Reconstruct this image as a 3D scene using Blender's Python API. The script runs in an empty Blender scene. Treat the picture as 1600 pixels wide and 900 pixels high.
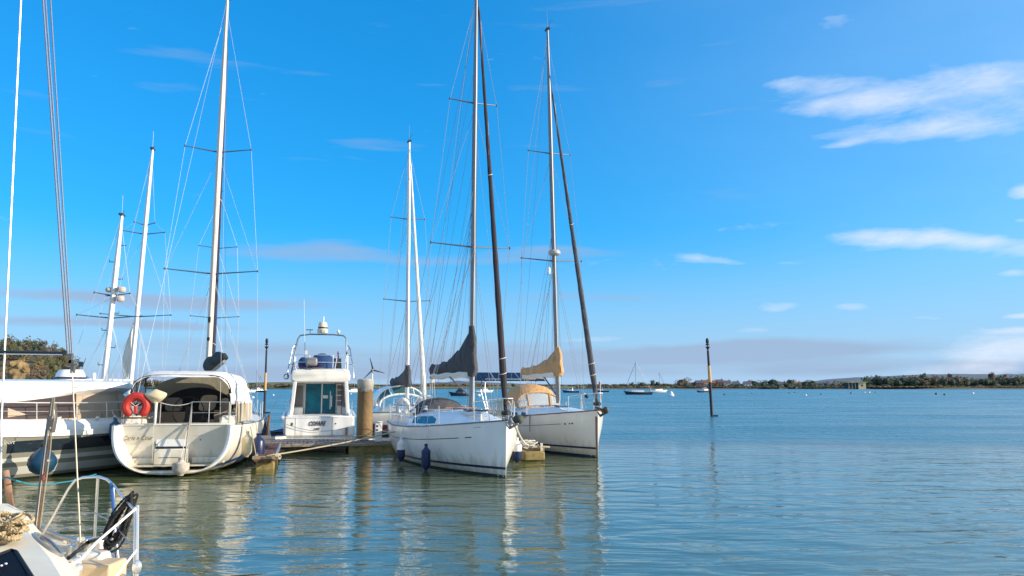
import bpy, bmesh, math, random
from math import radians as R, sin, cos, pi, sqrt, atan2
from mathutils import Vector as V, Matrix, noise as mnoise
random.seed(7)
S = bpy.context.scene
COL = S.collection

# ------------------------------------------------------------------ camera
CAMH = 2.5
PITCH = math.atan(154.5/1200)
cam_d = bpy.data.cameras.new("camera"); cam = bpy.data.objects.new("camera", cam_d); COL.objects.link(cam)
cam_d.sensor_width = 36; cam_d.lens = 27.0; cam_d.clip_start = 0.1; cam_d.clip_end = 20000
cam.location = (0, 0, CAMH); cam.rotation_euler = (pi/2+PITCH, 0, 0)
S.camera = cam

def ray(px, py):
    a = (px-800)/1200.; b = (450-py)/1200.
    return V((a, cos(PITCH)-b*sin(PITCH), sin(PITCH)+b*cos(PITCH)))
def P(px, py, Y):                      # the place at distance Y seen at a pixel
    d = ray(px, py); t = Y/d.y
    return V((d.x*t, Y, CAMH+d.z*t))
def PZ(px, py, z=0.0):                 # the place at height z seen at a pixel
    d = ray(px, py); t = (z-CAMH)/d.z
    return V((d.x*t, d.y*t, z))

# ------------------------------------------------------------------ light, sky, exposure
SUN_EL, SUN_AZ = R(19.5), R(99)         # azimuth clockwise from +Y (view direction)
S.view_settings.view_transform = 'Standard'; S.view_settings.look = 'None'
S.view_settings.exposure = 1.12; S.view_settings.gamma = 1
sl = bpy.data.lights.new("sun", 'SUN'); sun = bpy.data.objects.new("sun", sl); COL.objects.link(sun)
sl.energy = 3.1; sl.angle = R(0.5); sl.color = (1, .87, .70)
sdir = V((sin(SUN_AZ)*cos(SUN_EL), cos(SUN_AZ)*cos(SUN_EL), sin(SUN_EL)))
sun.rotation_euler = sdir.to_track_quat('Z', 'Y').to_euler()
sun.location = sdir*60

W = bpy.data.worlds.new("World"); S.world = W; W.use_nodes = True
nt = W.node_tree; N = nt.nodes; LK = nt.links
for n in list(N): N.remove(n)
def nd(t, **k):
    n = N.new(t)
    for a, b in k.items(): setattr(n, a, b)
    return n
def wm(op, a, b=None, c=None, clamp=False):
    n = nd('ShaderNodeMath', operation=op, use_clamp=clamp)
    for i, x in enumerate((a, b, c)):
        if x is None: continue
        if isinstance(x, (int, float)): n.inputs[i].default_value = x
        else: LK.new(x, n.inputs[i])
    return n.outputs[0]
SKY_STR = 0.1
out = nd('ShaderNodeOutputWorld'); bg = nd('ShaderNodeBackground'); bg.inputs[1].default_value = SKY_STR
LK.new(bg.outputs[0], out.inputs[0])
sky = nd('ShaderNodeTexSky', sky_type='NISHITA', sun_disc=False)
sky.sun_elevation = SUN_EL; sky.sun_rotation = SUN_AZ
sky.air_density = 1.0; sky.dust_density = 0.5; sky.ozone_density = 2.5; sky.altitude = 0
hsv = nd('ShaderNodeHueSaturation'); hsv.inputs['Saturation'].default_value = 1.22; hsv.inputs['Value'].default_value = 1.0
LK.new(sky.outputs[0], hsv.inputs['Color'])
tint = nd('ShaderNodeMix', data_type='RGBA', blend_type='MULTIPLY'); tint.inputs[0].default_value = 1
LK.new(hsv.outputs[0], tint.inputs[6]); tint.inputs[7].default_value = (0.14, .86, 1.16, 1)
sc_ = nd('ShaderNodeSeparateColor'); LK.new(tint.outputs[2], sc_.inputs[0]); cc_ = nd('ShaderNodeCombineColor')
LK.new(sc_.outputs[0], cc_.inputs[0])                      # the photograph's vivid, flatter azure: green and blue compressed evenly over the whole sky
LK.new(wm('MULTIPLY', wm('POWER', sc_.outputs[1], .62), 1.27), cc_.inputs[1]); LK.new(wm('MULTIPLY', wm('POWER', sc_.outputs[2], .60), 1.80), cc_.inputs[2])
skycol = cc_.outputs[0]
tc = nd('ShaderNodeTexCoord'); sep = nd('ShaderNodeSeparateXYZ'); LK.new(tc.outputs['Generated'], sep.inputs[0])
az = wm('ARCTAN2', sep.outputs[0], sep.outputs[1]); el = wm('ARCSINE', sep.outputs[2])
ae = nd('ShaderNodeCombineXYZ'); LK.new(az, ae.inputs[0]); LK.new(el, ae.inputs[1])
def wnoise(sx, sy, scale, det=6, rough=.55, dist=.4, off=0):
    mp = nd('ShaderNodeMapping'); mp.inputs['Scale'].default_value = (sx, sy, 1); mp.inputs['Location'].default_value = (off, off*.7, off*.3)
    LK.new(ae.outputs[0], mp.inputs[0])
    t = nd('ShaderNodeTexNoise'); t.inputs['Scale'].default_value = scale; t.inputs['Detail'].default_value = det
    t.inputs['Roughness'].default_value = rough; t.inputs['Distortion'].default_value = dist
    LK.new(mp.outputs[0], t.inputs['Vector']); return t
# warp of the cloud outlines
wn = wnoise(1, 4, 5, 3, .5, 0, 3)
wv = nd('ShaderNodeVectorMath', operation='MULTIPLY_ADD'); LK.new(wn.outputs['Color'], wv.inputs[0])
wv.inputs[1].default_value = (.09, .026, 0); 
ws = nd('ShaderNodeVectorMath', operation='SUBTRACT'); LK.new(ae.outputs[0], ws.inputs[0]); ws.inputs[1].default_value = (.045, .013, 0)
LK.new(ws.outputs[0], wv.inputs[2])
def ang(px, py):
    d = ray(px, py).normalized(); return atan2(d.x, d.y), math.asin(d.z)
def patch(px, py, rx, ry, gain, tilt=0):
    a, e = ang(px, py); mp = nd('ShaderNodeMapping', vector_type='TEXTURE')
    mp.inputs['Location'].default_value = (a, e, 0); mp.inputs['Rotation'].default_value = (0, 0, R(tilt))
    k = cos(a)
    mp.inputs['Scale'].default_value = (rx/1200.*k*k, ry/1200.*k, 1)
    LK.new(wv.outputs[0], mp.inputs[0])
    ln = nd('ShaderNodeVectorMath', operation='LENGTH'); LK.new(mp.outputs[0], ln.inputs[0])
    mr = nd('ShaderNodeMapRange', interpolation_type='SMOOTHERSTEP'); LK.new(ln.outputs['Value'], mr.inputs[0])
    mr.inputs[1].default_value = 1; mr.inputs[2].default_value = 0; mr.inputs[3].default_value = 0; mr.inputs[4].default_value = gain
    return mr.outputs[0]
def addall(l):
    r = l[0]
    for x in l[1:]: r = wm('ADD', r, x)
    return r
white = [(1440,135,360,46,1.0,-2),(1400,205,260,36,1.0,-5),(1560,170,230,70,.8,-3),(1270,128,200,22,.85,-3),(1330,165,190,36,.75,-8),(1300,36,60,22,.45,0),(1315,228,70,14,.7,0),
         (1500,20,90,22,.25,0),(1590,292,45,20,1.3,0),(1400,376,240,27,1.5,-4),(1560,388,160,32,1.2,-3),(1120,405,120,14,.8,-10),(980,412,200,20,.5,0),
         (1215,480,75,13,.85,-3),(1330,484,60,9,.8,0),(1440,497,60,8,.7,0),(1590,490,60,9,1.0,0),(1595,342,22,8,1.0,0),(1590,428,40,9,.8,0),
         (1550,548,170,50,1.5,4),(1490,585,150,20,.9,0),(1240,410,40,10,.4,0),(1170,355,150,12,.3,0),(900,528,120,10,.6,0),(960,95,100,14,.16,0),
         (1170,520,80,12,.55,0),(1560,515,70,8,.8,0),(1700,470,160,60,.8,0),(1800,200,260,90,.6,0),(2000,400,260,80,.9,0)]
grey = [(1150,548,360,26,1.3,0),(700,560,700,40,.75,0),(250,470,520,24,.72,0),(520,395,330,30,.62,0),(850,400,260,24,.62,0),(150,502,420,18,.8,0),
        (950,462,300,18,.35,0),(600,585,900,22,.75,0),(300,540,500,24,.4,0),(1300,572,300,24,.85,0),(1540,578,160,26,.8,0),(-300,480,500,60,.5,0)]
n1 = wnoise(1, 3.4, 11, 9, .66, .25, 0); n2 = wnoise(1, 10, 4.2, 8, .55, .3, 11)
n3 = wnoise(1, 3.2, 26, 6, .6, .5, 5)
bgw = wnoise(1, 3, 2.2, 3, .5, .2, 31)
cov = nd('ShaderNodeMapRange', interpolation_type='SMOOTHSTEP'); LK.new(wm('ABSOLUTE', az), cov.inputs[0])
cov.inputs[1].default_value = .62; cov.inputs[2].default_value = 1.7; cov.inputs[3].default_value = 0; cov.inputs[4].default_value = .9  # white cloud cover added outside the view, lifting fill on shaded hulls
base = wm('ADD', wm('MULTIPLY', wm('SUBTRACT', bgw.outputs[0], .66, clamp=True), 1.0), cov.outputs[0])
wmask = wm('ADD', addall([patch(*p) for p in white]), base)
gmask = wm('ADD', addall([patch(*(p[:4]+(p[4]*1.9,)+p[5:])) for p in grey]), wm('MULTIPLY', base, .6))
wd0 = wm('MULTIPLY', wm('MULTIPLY_ADD', n1.outputs[0], 2.3, wm('SUBTRACT', wmask, 1.52)), .62, clamp=True)
wd = wm('MULTIPLY', wd0, wm('MULTIPLY_ADD', n3.outputs[0], 1.1, .38, clamp=True), clamp=True)
gd = wm('MULTIPLY', wm('MULTIPLY_ADD', n2.outputs[0], 2.6, wm('SUBTRACT', gmask, 1.62)), .85, clamp=True)
# thin milky air right above the horizon
hz = nd('ShaderNodeMapRange', interpolation_type='SMOOTHSTEP'); LK.new(el, hz.inputs[0])
hz.inputs[1].default_value = -.02; hz.inputs[2].default_value = .21; hz.inputs[3].default_value = .9; hz.inputs[4].default_value = 0
def wmix(f, a, col):
    m = nd('ShaderNodeMix', data_type='RGBA'); LK.new(f, m.inputs[0]); LK.new(a, m.inputs[6])
    m.inputs[7].default_value = tuple(c/SKY_STR for c in col)+(1,); return m.outputs[2]
veil = nd('ShaderNodeMapRange', interpolation_type='SMOOTHSTEP'); LK.new(az, veil.inputs[0])     # thin high cloud thickening towards the sun
veil.inputs[1].default_value = -.15; veil.inputs[2].default_value = 1.3; veil.inputs[3].default_value = 0; veil.inputs[4].default_value = .5
skycol = wmix(wm('MULTIPLY', veil.outputs[0], wm('MULTIPLY_ADD', bgw.outputs[0], 1.0, .35)), skycol, (.30, .40, .50))
c = wmix(hz.outputs[0], skycol, (.21, .29, .41))
c = wmix(wm('MULTIPLY', gd, .85), c, (.165, .225, .32))
c = wmix(wd, c, (.39, .42, .48))
LK.new(c, bg.inputs[0])

# ------------------------------------------------------------------ materials
MATS = {}
def mat(name, col, rough=.5, metal=0, var=.0, vscale=3, bump=0, bscale=20, spec=.5, coat=0, trans=0, ior=1.5, alpha=1, stretch=(1,1,1), col2=None, dirt=0):
    if name in MATS: return MATS[name]
    m = bpy.data.materials.new(name); m.use_nodes = True; t = m.node_tree; b = t.nodes['Principled BSDF']
    b.inputs['Base Color'].default_value = (*col, 1); b.inputs['Roughness'].default_value = rough; b.inputs['Metallic'].default_value = metal
    b.inputs['Specular IOR Level'].default_value = spec; b.inputs['Coat Weight'].default_value = coat; b.inputs['Coat Roughness'].default_value = .08
    b.inputs['Transmission Weight'].default_value = trans; b.inputs['IOR'].default_value = ior; b.inputs['Alpha'].default_value = alpha
    if var or bump:
        co = t.nodes.new('ShaderNodeTexCoord'); mp = t.nodes.new('ShaderNodeMapping'); mp.inputs['Scale'].default_value = stretch
        t.links.new(co.outputs['Object'], mp.inputs[0])
    if var:
        n = t.nodes.new('ShaderNodeTexNoise'); n.inputs['Scale'].default_value = vscale; n.inputs['Detail'].default_value = 6; n.inputs['Roughness'].default_value = .6
        t.links.new(mp.outputs[0], n.inputs['Vector'])
        mr = t.nodes.new('ShaderNodeMapRange'); t.links.new(n.outputs[0], mr.inputs[0]); mr.inputs[1].default_value = .3; mr.inputs[2].default_value = .7
        mx = t.nodes.new('ShaderNodeMix'); mx.data_type = 'RGBA'; t.links.new(mr.outputs[0], mx.inputs[0])
        c2 = col2 if col2 else tuple(x*(1-var) for x in col)
        mx.inputs[6].default_value = (*c2, 1); mx.inputs[7].default_value = (*[min(1, x*(1+var*.35)) for x in col], 1) if not col2 else (*col, 1)
        t.links.new(mx.outputs[2], b.inputs['Base Color'])
        r2 = t.nodes.new('ShaderNodeMapRange'); t.links.new(n.outputs[0], r2.inputs[0]); r2.inputs[3].default_value = rough*.8; r2.inputs[4].default_value = min(1, rough*1.25)
        t.links.new(r2.outputs[0], b.inputs['Roughness'])
    if bump:
        n = t.nodes.new('ShaderNodeTexNoise'); n.inputs['Scale'].default_value = bscale; n.inputs['Detail'].default_value = 4
        t.links.new(mp.outputs[0], n.inputs['Vector'])
        bp = t.nodes.new('ShaderNodeBump'); bp.inputs['Strength'].default_value = 1; bp.inputs['Distance'].default_value = bump
        t.links.new(n.outputs[0], bp.inputs['Height']); t.links.new(bp.outputs[0], b.inputs['Normal'])
    MATS[name] = m; return m
def scum(m, col, top=.6, amt=.8):
    # yellowish growth and run marks just above the waterline, worn unevenly
    t = m.node_tree; b = t.nodes['Principled BSDF']; src = b.inputs['Base Color'].links[0].from_socket
    co = t.nodes.new('ShaderNodeTexCoord'); sp = t.nodes.new('ShaderNodeSeparateXYZ'); t.links.new(co.outputs['Object'], sp.inputs[0])
    mp = t.nodes.new('ShaderNodeMapping'); mp.inputs['Scale'].default_value = (3, 3, .45); t.links.new(co.outputs['Object'], mp.inputs[0])
    n = t.nodes.new('ShaderNodeTexNoise'); n.inputs['Scale'].default_value = 2.2; n.inputs['Detail'].default_value = 7; t.links.new(mp.outputs[0], n.inputs['Vector'])
    a = t.nodes.new('ShaderNodeMath'); a.operation = 'MULTIPLY_ADD'; t.links.new(n.outputs[0], a.inputs[0]); a.inputs[1].default_value = -1.3; t.links.new(sp.outputs[2], a.inputs[2])
    mr = t.nodes.new('ShaderNodeMapRange'); t.links.new(a.outputs[0], mr.inputs[0]); mr.inputs[1].default_value = top-.65; mr.inputs[2].default_value = -.60; mr.inputs[3].default_value = 0; mr.inputs[4].default_value = amt
    mx = t.nodes.new('ShaderNodeMix'); mx.data_type = 'RGBA'; t.links.new(mr.outputs[0], mx.inputs[0]); t.links.new(src, mx.inputs[6]); mx.inputs[7].default_value = (*col, 1); t.links.new(mx.outputs[2], b.inputs['Base Color'])
    return m
gel = mat('white_gelcoat', (.84,.83,.79), .22, var=.07, vscale=1.5, coat=.4, stretch=(1,1,.4))
gel2 = mat('aged_gelcoat', (.72,.66,.53), .35, var=.14, vscale=2.5, coat=.2, col2=(.80,.76,.67))
gel3 = mat('warm_hull_gelcoat', (.74,.70,.61), .25, var=.08, vscale=1.3, coat=.4, stretch=(1,1,.4))
for m_ in (gel, gel3): scum(m_, (.50,.45,.30))
scum(gel2, (.42,.36,.22), .7)
deckm = mat('deck_paint', (.70,.70,.68), .6, var=.12, vscale=4, bump=.002, bscale=120)
alu = mat('anodised_mast', (.50,.49,.47), .42, .7, var=.12, vscale=4, stretch=(1,1,.15))
alug = mat('grey_mast', (.27,.265,.26), .48, .5, var=.15, vscale=3, stretch=(1,1,.15))
whm = mat('white_painted_spar', (.80,.78,.74), .3, var=.06, vscale=3)
steel = mat('stainless_steel', (.80,.77,.72), .28, .75)
darkspar = mat('dark_spar', (.05,.055,.06), .4, .3)
wire = mat('rigging_wire', (.33,.35,.38), .45, .3)
dwire = mat('dark_line', (.08,.10,.14), .7)
rope = mat('beige_rope', (.52,.44,.29), .9, var=.35, vscale=60, bump=.004, bscale=160)
wrope = mat('white_rope', (.72,.68,.56), .9, var=.25, vscale=50, bump=.004, bscale=160)
brope = mat('black_rope', (.025,.027,.028), .8, var=.5, vscale=60, bump=.004, bscale=160)
trope = mat('turquoise_rope', (.03,.27,.33), .8, var=.3, vscale=60)
black = mat('black_plastic', (.015,.015,.018), .45)
blackf = mat('black_canvas', (.012,.013,.016), .85, var=.3, vscale=3)
navy = mat('navy_vinyl', (.012,.025,.085), .35, var=.2, vscale=6)
navyc = mat('navy_canvas', (.012,.055,.17), .8, var=.3, vscale=5, bump=.02, bscale=7)
bluef = mat('blue_vinyl', (.02,.10,.20), .3, var=.25, vscale=6)
greyc = mat('charcoal_canvas', (.070,.072,.078), .85, var=.3, vscale=4, bump=.07, bscale=4)
brownc = mat('dark_brown_canvas', (.032,.023,.028), .8, var=.4, vscale=8, bump=.01, bscale=14, stretch=(1,1,.3))
tanc = mat('tan_canvas', (.60,.345,.15), .85, var=.22, vscale=4, bump=.07, bscale=4)
beigec = mat('beige_canvas', (.42,.32,.225), .88, var=.15, vscale=3, bump=.02, bscale=5)
whitec = mat('white_canvas', (.80,.77,.72), .8, var=.08, vscale=4, bump=.03, bscale=4)
olivec = mat('olive_canvas', (.30,.27,.19), .9, var=.15, vscale=3, bump=.02, bscale=4)
sailw = mat('sailcloth', (.78,.74,.64), .7, var=.12, vscale=5, bump=.01, bscale=10, stretch=(1,1,.4))
glassd = mat('dark_window', (.012,.02,.028), .05, spec=.7)
glassb = mat('blue_tinted_window', (.01,.10,.19), .05, spec=.8, var=.6, vscale=3)
glasst = mat('teal_glass_door', (.004,.17,.25), .12, spec=.25, var=.7, vscale=1.6)
glassg = mat('green_tinted_windscreen', (.05,.13,.11), .08, spec=.7, var=.4, vscale=2)
clear = mat('clear_vinyl', (.42,.46,.48), .12, var=.15, vscale=3, bump=.01, bscale=6)
wood = mat('varnished_wood', (.22,.10,.04), .45, var=.4, vscale=6, stretch=(1,8,1))
plank = mat('reddish_decking', (.145,.060,.044), .75, var=.4, vscale=9, bump=.003, bscale=40, stretch=(1,1,1))
plankg = mat('weathered_decking', (.20,.175,.165), .85, var=.35, vscale=9, bump=.003, bscale=40)
timber = mat('pale_timber', (.34,.26,.15), .75, var=.35, vscale=6, bump=.004, bscale=30)
floatm = mat('algae_stained_float', (.33,.25,.09), .8, var=.4, vscale=5, bump=.01, bscale=14, col2=(.13,.10,.035))
darkf = mat('dark_float', (.028,.028,.024), .8, var=.3, vscale=3)
galv = mat('galvanised_steel', (.42,.43,.44), .5, .6, var=.25, vscale=8)
orange = mat('faded_red_vinyl', (.50,.030,.018), .6, var=.15, vscale=8)
orangeb = mat('orange_plastic', (.75,.24,.02), .5)
creamf = mat('cream_fender_vinyl', (.66,.55,.35), .45, var=.18, vscale=7)
whitef = mat('white_vinyl', (.76,.75,.71), .4, var=.1, vscale=7)
bootblue = mat('blue_boot_stripe', (.02,.07,.26), .3)
bootnavy = mat('navy_boot_stripe', (.012,.018,.05), .3)
antif = mat('antifouling', (.035,.045,.055), .7, var=.4, vscale=4)
greyhull = mat('dark_grey_hull_paint', (.20,.195,.15), .16, coat=.6, var=.15, vscale=.8)
stripeg = mat('silver_stripe', (.44,.44,.40), .25)
lettr = mat('letter_vinyl', (.035,.035,.04), .5)
gold = mat('olive_letter_vinyl', (.13,.11,.06), .5)
solar = mat('solar_cells', (.010,.014,.03), .3, spec=.3)
gsteel = mat('grey_outboard_paint', (.26,.25,.24), .45, var=.15, vscale=5)
redp = mat('red_paint', (.55,.05,.03), .5)
darkhull = mat('dark_far_hull', (.03,.04,.06), .5)
rust = mat('rusty_pole_paint', (.36,.20,.12), .75, var=.4, vscale=12)
orpaint = mat('amber_beacon_paint', (.66,.36,.13), .6, var=.2, vscale=6)
bkpaint = mat('black_beacon_paint', (.014,.015,.022), .6, var=.3, vscale=5)
curtain = mat('closed_curtain', (.26,.24,.24), .9, var=.35, vscale=9, stretch=(6,6,1))

# brown pile: weathering with height (grey concrete-like head, golden growth below)
def pile_mat():
    m = bpy.data.materials.new('weathered_pile'); m.use_nodes = True; t = m.node_tree; b = t.nodes['Principled BSDF']
    co = t.nodes.new('ShaderNodeTexCoord'); n = t.nodes.new('ShaderNodeTexNoise'); n.inputs['Scale'].default_value = 5; n.inputs['Detail'].default_value = 9
    t.links.new(co.outputs['Object'], n.inputs['Vector'])
    sp = t.nodes.new('ShaderNodeSeparateXYZ'); t.links.new(co.outputs['Object'], sp.inputs[0])
    ma = t.nodes.new('ShaderNodeMath'); ma.operation = 'MULTIPLY_ADD'; t.links.new(n.outputs[0], ma.inputs[0]); ma.inputs[1].default_value = .5; t.links.new(sp.outputs[2], ma.inputs[2])
    r = t.nodes.new('ShaderNodeValToRGB'); mr = t.nodes.new('ShaderNodeMapRange'); mr.inputs[1].default_value = 0; mr.inputs[2].default_value = 3.4
    t.links.new(ma.outputs[0], mr.inputs[0]); t.links.new(mr.outputs[0], r.inputs[0])
    e = r.color_ramp.elements; e[0].position = 0; e[0].color = (.03,.028,.015,1); e[1].position = 1; e[1].color = (.40,.38,.33,1)
    for p, c_ in ((.12,(.06,.05,.02,1)),(.2,(.22,.14,.05,1)),(.34,(.13,.085,.035,1)),(.42,(.20,.125,.05,1)),(.60,(.25,.155,.065,1)),(.905,(.19,.12,.055,1)),(.925,(.33,.32,.28,1))):
        x = r.color_ramp.elements.new(p); x.color = c_
    t.links.new(r.outputs[0], b.inputs['Base Color']); b.inputs['Roughness'].default_value = .75
    bp = t.nodes.new('ShaderNodeBump'); bp.inputs['Distance'].default_value = .03; t.links.new(n.outputs[0], bp.inputs['Height']); t.links.new(bp.outputs[0], b.inputs['Normal'])
    return m
pilem = pile_mat()

# ------------------------------------------------------------------ mesh helpers
class MB:
    def __init__(s): s.v = []; s.f = []; s.m = []
    def add(s, vs, fs, mi=0):
        o = len(s.v); s.v += [tuple(x) for x in vs]; s.f += [tuple(i+o for i in f) for f in fs]; s.m += [mi]*len(fs); return s
    def box(s, c, d, rot=None, mi=0, taper=1.0):
        c = V(c); hx, hy, hz = d[0]/2, d[1]/2, d[2]/2; vs = []
        for z in (-1, 1):
            k = taper if z > 0 else 1
            for x, y in ((-1,-1),(1,-1),(1,1),(-1,1)):
                p = V((x*hx*k, y*hy*k, z*hz))
                if rot is not None: p = rot @ p
                vs.append(c+p)
        return s.add(vs, [(0,3,2,1),(4,5,6,7),(0,1,5,4),(1,2,6,5),(2,3,7,6),(3,0,4,7)], mi)
    def tube(s, pts, r, n=6, closed=False, mi=0, caps=True):
        pts = [V(p) for p in pts]; k = len(pts); rs = r if isinstance(r, (list, tuple)) else [r]*k
        up = None; rings = []
        for i, p in enumerate(pts):
            if closed: t = pts[(i+1) % k]-pts[i-1]
            else: t = pts[min(i+1, k-1)]-pts[max(i-1, 0)]
            if t.length < 1e-9: t = V((0,0,1))
            t.normalize()
            if up is None:
                up = V((0,0,1)) if abs(t.z) < .9 else V((1,0,0))
            a = up-t*up.dot(t)
            if a.length < 1e-6: a = t.orthogonal()
            a.normalize(); up = a; b = t.cross(a)
            rings.append([p+(a*cos(2*pi*j/n)+b*sin(2*pi*j/n))*rs[i] for j in range(n)])
        return s.loft(rings, True, caps and not closed, loop=closed, mi=mi)
    def loft(s, rings, closed=True, caps=True, loop=False, mi=0):
        n = len(rings[0]); vs = [p for r_ in rings for p in r_]; fs = []; K = len(rings)
        for i in range(K if loop else K-1):
            i2 = (i+1) % K
            for j in range(n if closed else n-1):
                j2 = (j+1) % n; fs.append((i*n+j, i*n+j2, i2*n+j2, i2*n+j))
        if caps and closed: fs.append(tuple(range(n-1, -1, -1))); fs.append(tuple((K-1)*n+j for j in range(n)))
        return s.add(vs, fs, mi)
    def lathe(s, prof, c=(0,0,0), n=16, rot=None, mi=0):
        c = V(c); rings = []
        for r_, z in prof:
            ring = []
            for j in range(n):
                p = V((r_*cos(2*pi*j/n), r_*sin(2*pi*j/n), z))
                if rot is not None: p = rot @ p
                ring.append(c+p)
            rings.append(ring)
        return s.loft(rings, mi=mi)
    def ell(s, c, r, nu=12, nv=8, rot=None, mi=0):
        prof = [(max(1e-4, sin(pi*i/nv)), -cos(pi*i/nv)) for i in range(nv+1)]
        c = V(c); rings = []
        for q, z in prof:
            ring = []
            for j in range(nu):
                p = V((q*cos(2*pi*j/nu)*r[0], q*sin(2*pi*j/nu)*r[1], z*r[2]))
                if rot is not None: p = rot @ p
                ring.append(c+p)
            rings.append(ring)
        return s.loft(rings, mi=mi)
    def prism(s, poly, vec, mi=0):      # poly: 3D points; extruded along vec
        poly = [V(p) for p in poly]; vec = V(vec); return s.loft([poly, [p+vec for p in poly]], mi=mi)
    def build(s, name, mats, parent=None, smooth=True, bevel=0, sub=0, angle=35):
        me = bpy.data.meshes.new(name); me.from_pydata(s.v, [], s.f)
        if not isinstance(mats, (list, tuple)): mats = [mats]
        for m in mats: me.materials.append(m)
        if len(mats) > 1: me.polygons.foreach_set('material_index', s.m)
        bm = bmesh.new(); bm.from_mesh(me); bmesh.ops.recalc_face_normals(bm, faces=bm.faces); bm.to_mesh(me); bm.free()
        if smooth:
            me.polygons.foreach_set('use_smooth', [True]*len(me.polygons)); me.set_sharp_from_angle(angle=R(angle))
        o = bpy.data.objects.new(name, me); COL.objects.link(o)
        if parent is not None: o.parent = parent
        if bevel:
            b = o.modifiers.new('bevel', 'BEVEL'); b.width = bevel; b.segments = 2; b.limit_method = 'ANGLE'; b.angle_limit = R(40)
        if sub:
            b = o.modifiers.new('sub', 'SUBSURF'); b.levels = sub; b.render_levels = sub
        return o
def tag(o, label, cat, group=None, kind=None):
    o['label'] = label; o['category'] = cat
    if group: o['group'] = group
    if kind: o['kind'] = kind
    return o
def struct(o): o['kind'] = 'structure'; return o
def thing(name, label, cat, loc=(0,0,0), rz=0, group=None):
    o = bpy.data.objects.new(name, None); COL.objects.link(o); o.location = loc; o.rotation_euler = (0, 0, rz); o.empty_display_size = .3
    tag(o, label, cat, group); bpy.context.view_layer.update(); return o
def loc_of(root):                       # world -> local of an (unrotated about x,y) root
    M = Matrix.Translation(root.location) @ Matrix.Rotation(root.rotation_euler.z, 4, 'Z'); Mi = M.inverted()
    return lambda p: Mi @ V(p)
def lerp(a, b, t): return V(a)+(V(b)-V(a))*t
def sag(a, b, d, n=10): return [lerp(a, b, i/n)-V((0,0,4*d*(i/n)*(1-i/n))) for i in range(n+1)]
def text(name, body, size, m, parent, loc, rot, shear=0, ext=.003, sx=1):
    cu = bpy.data.curves.new(name, 'FONT'); cu.body = body; cu.size = size; cu.extrude = ext; cu.shear = shear; cu.align_x = 'CENTER'; cu.resolution_u = 2; cu.offset = size*(.035 if shear < .4 else .008)
    tmp = bpy.data.objects.new(name+'_t', cu); COL.objects.link(tmp); bpy.context.view_layer.update()
    me = bpy.data.meshes.new_from_object(tmp); bpy.data.objects.remove(tmp)
    me.materials.clear(); me.materials.append(m)
    o = bpy.data.objects.new(name, me); COL.objects.link(o); o.parent = parent; o.location = loc; o.rotation_euler = rot; o.scale = (sx, 1, 1); return o

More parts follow.
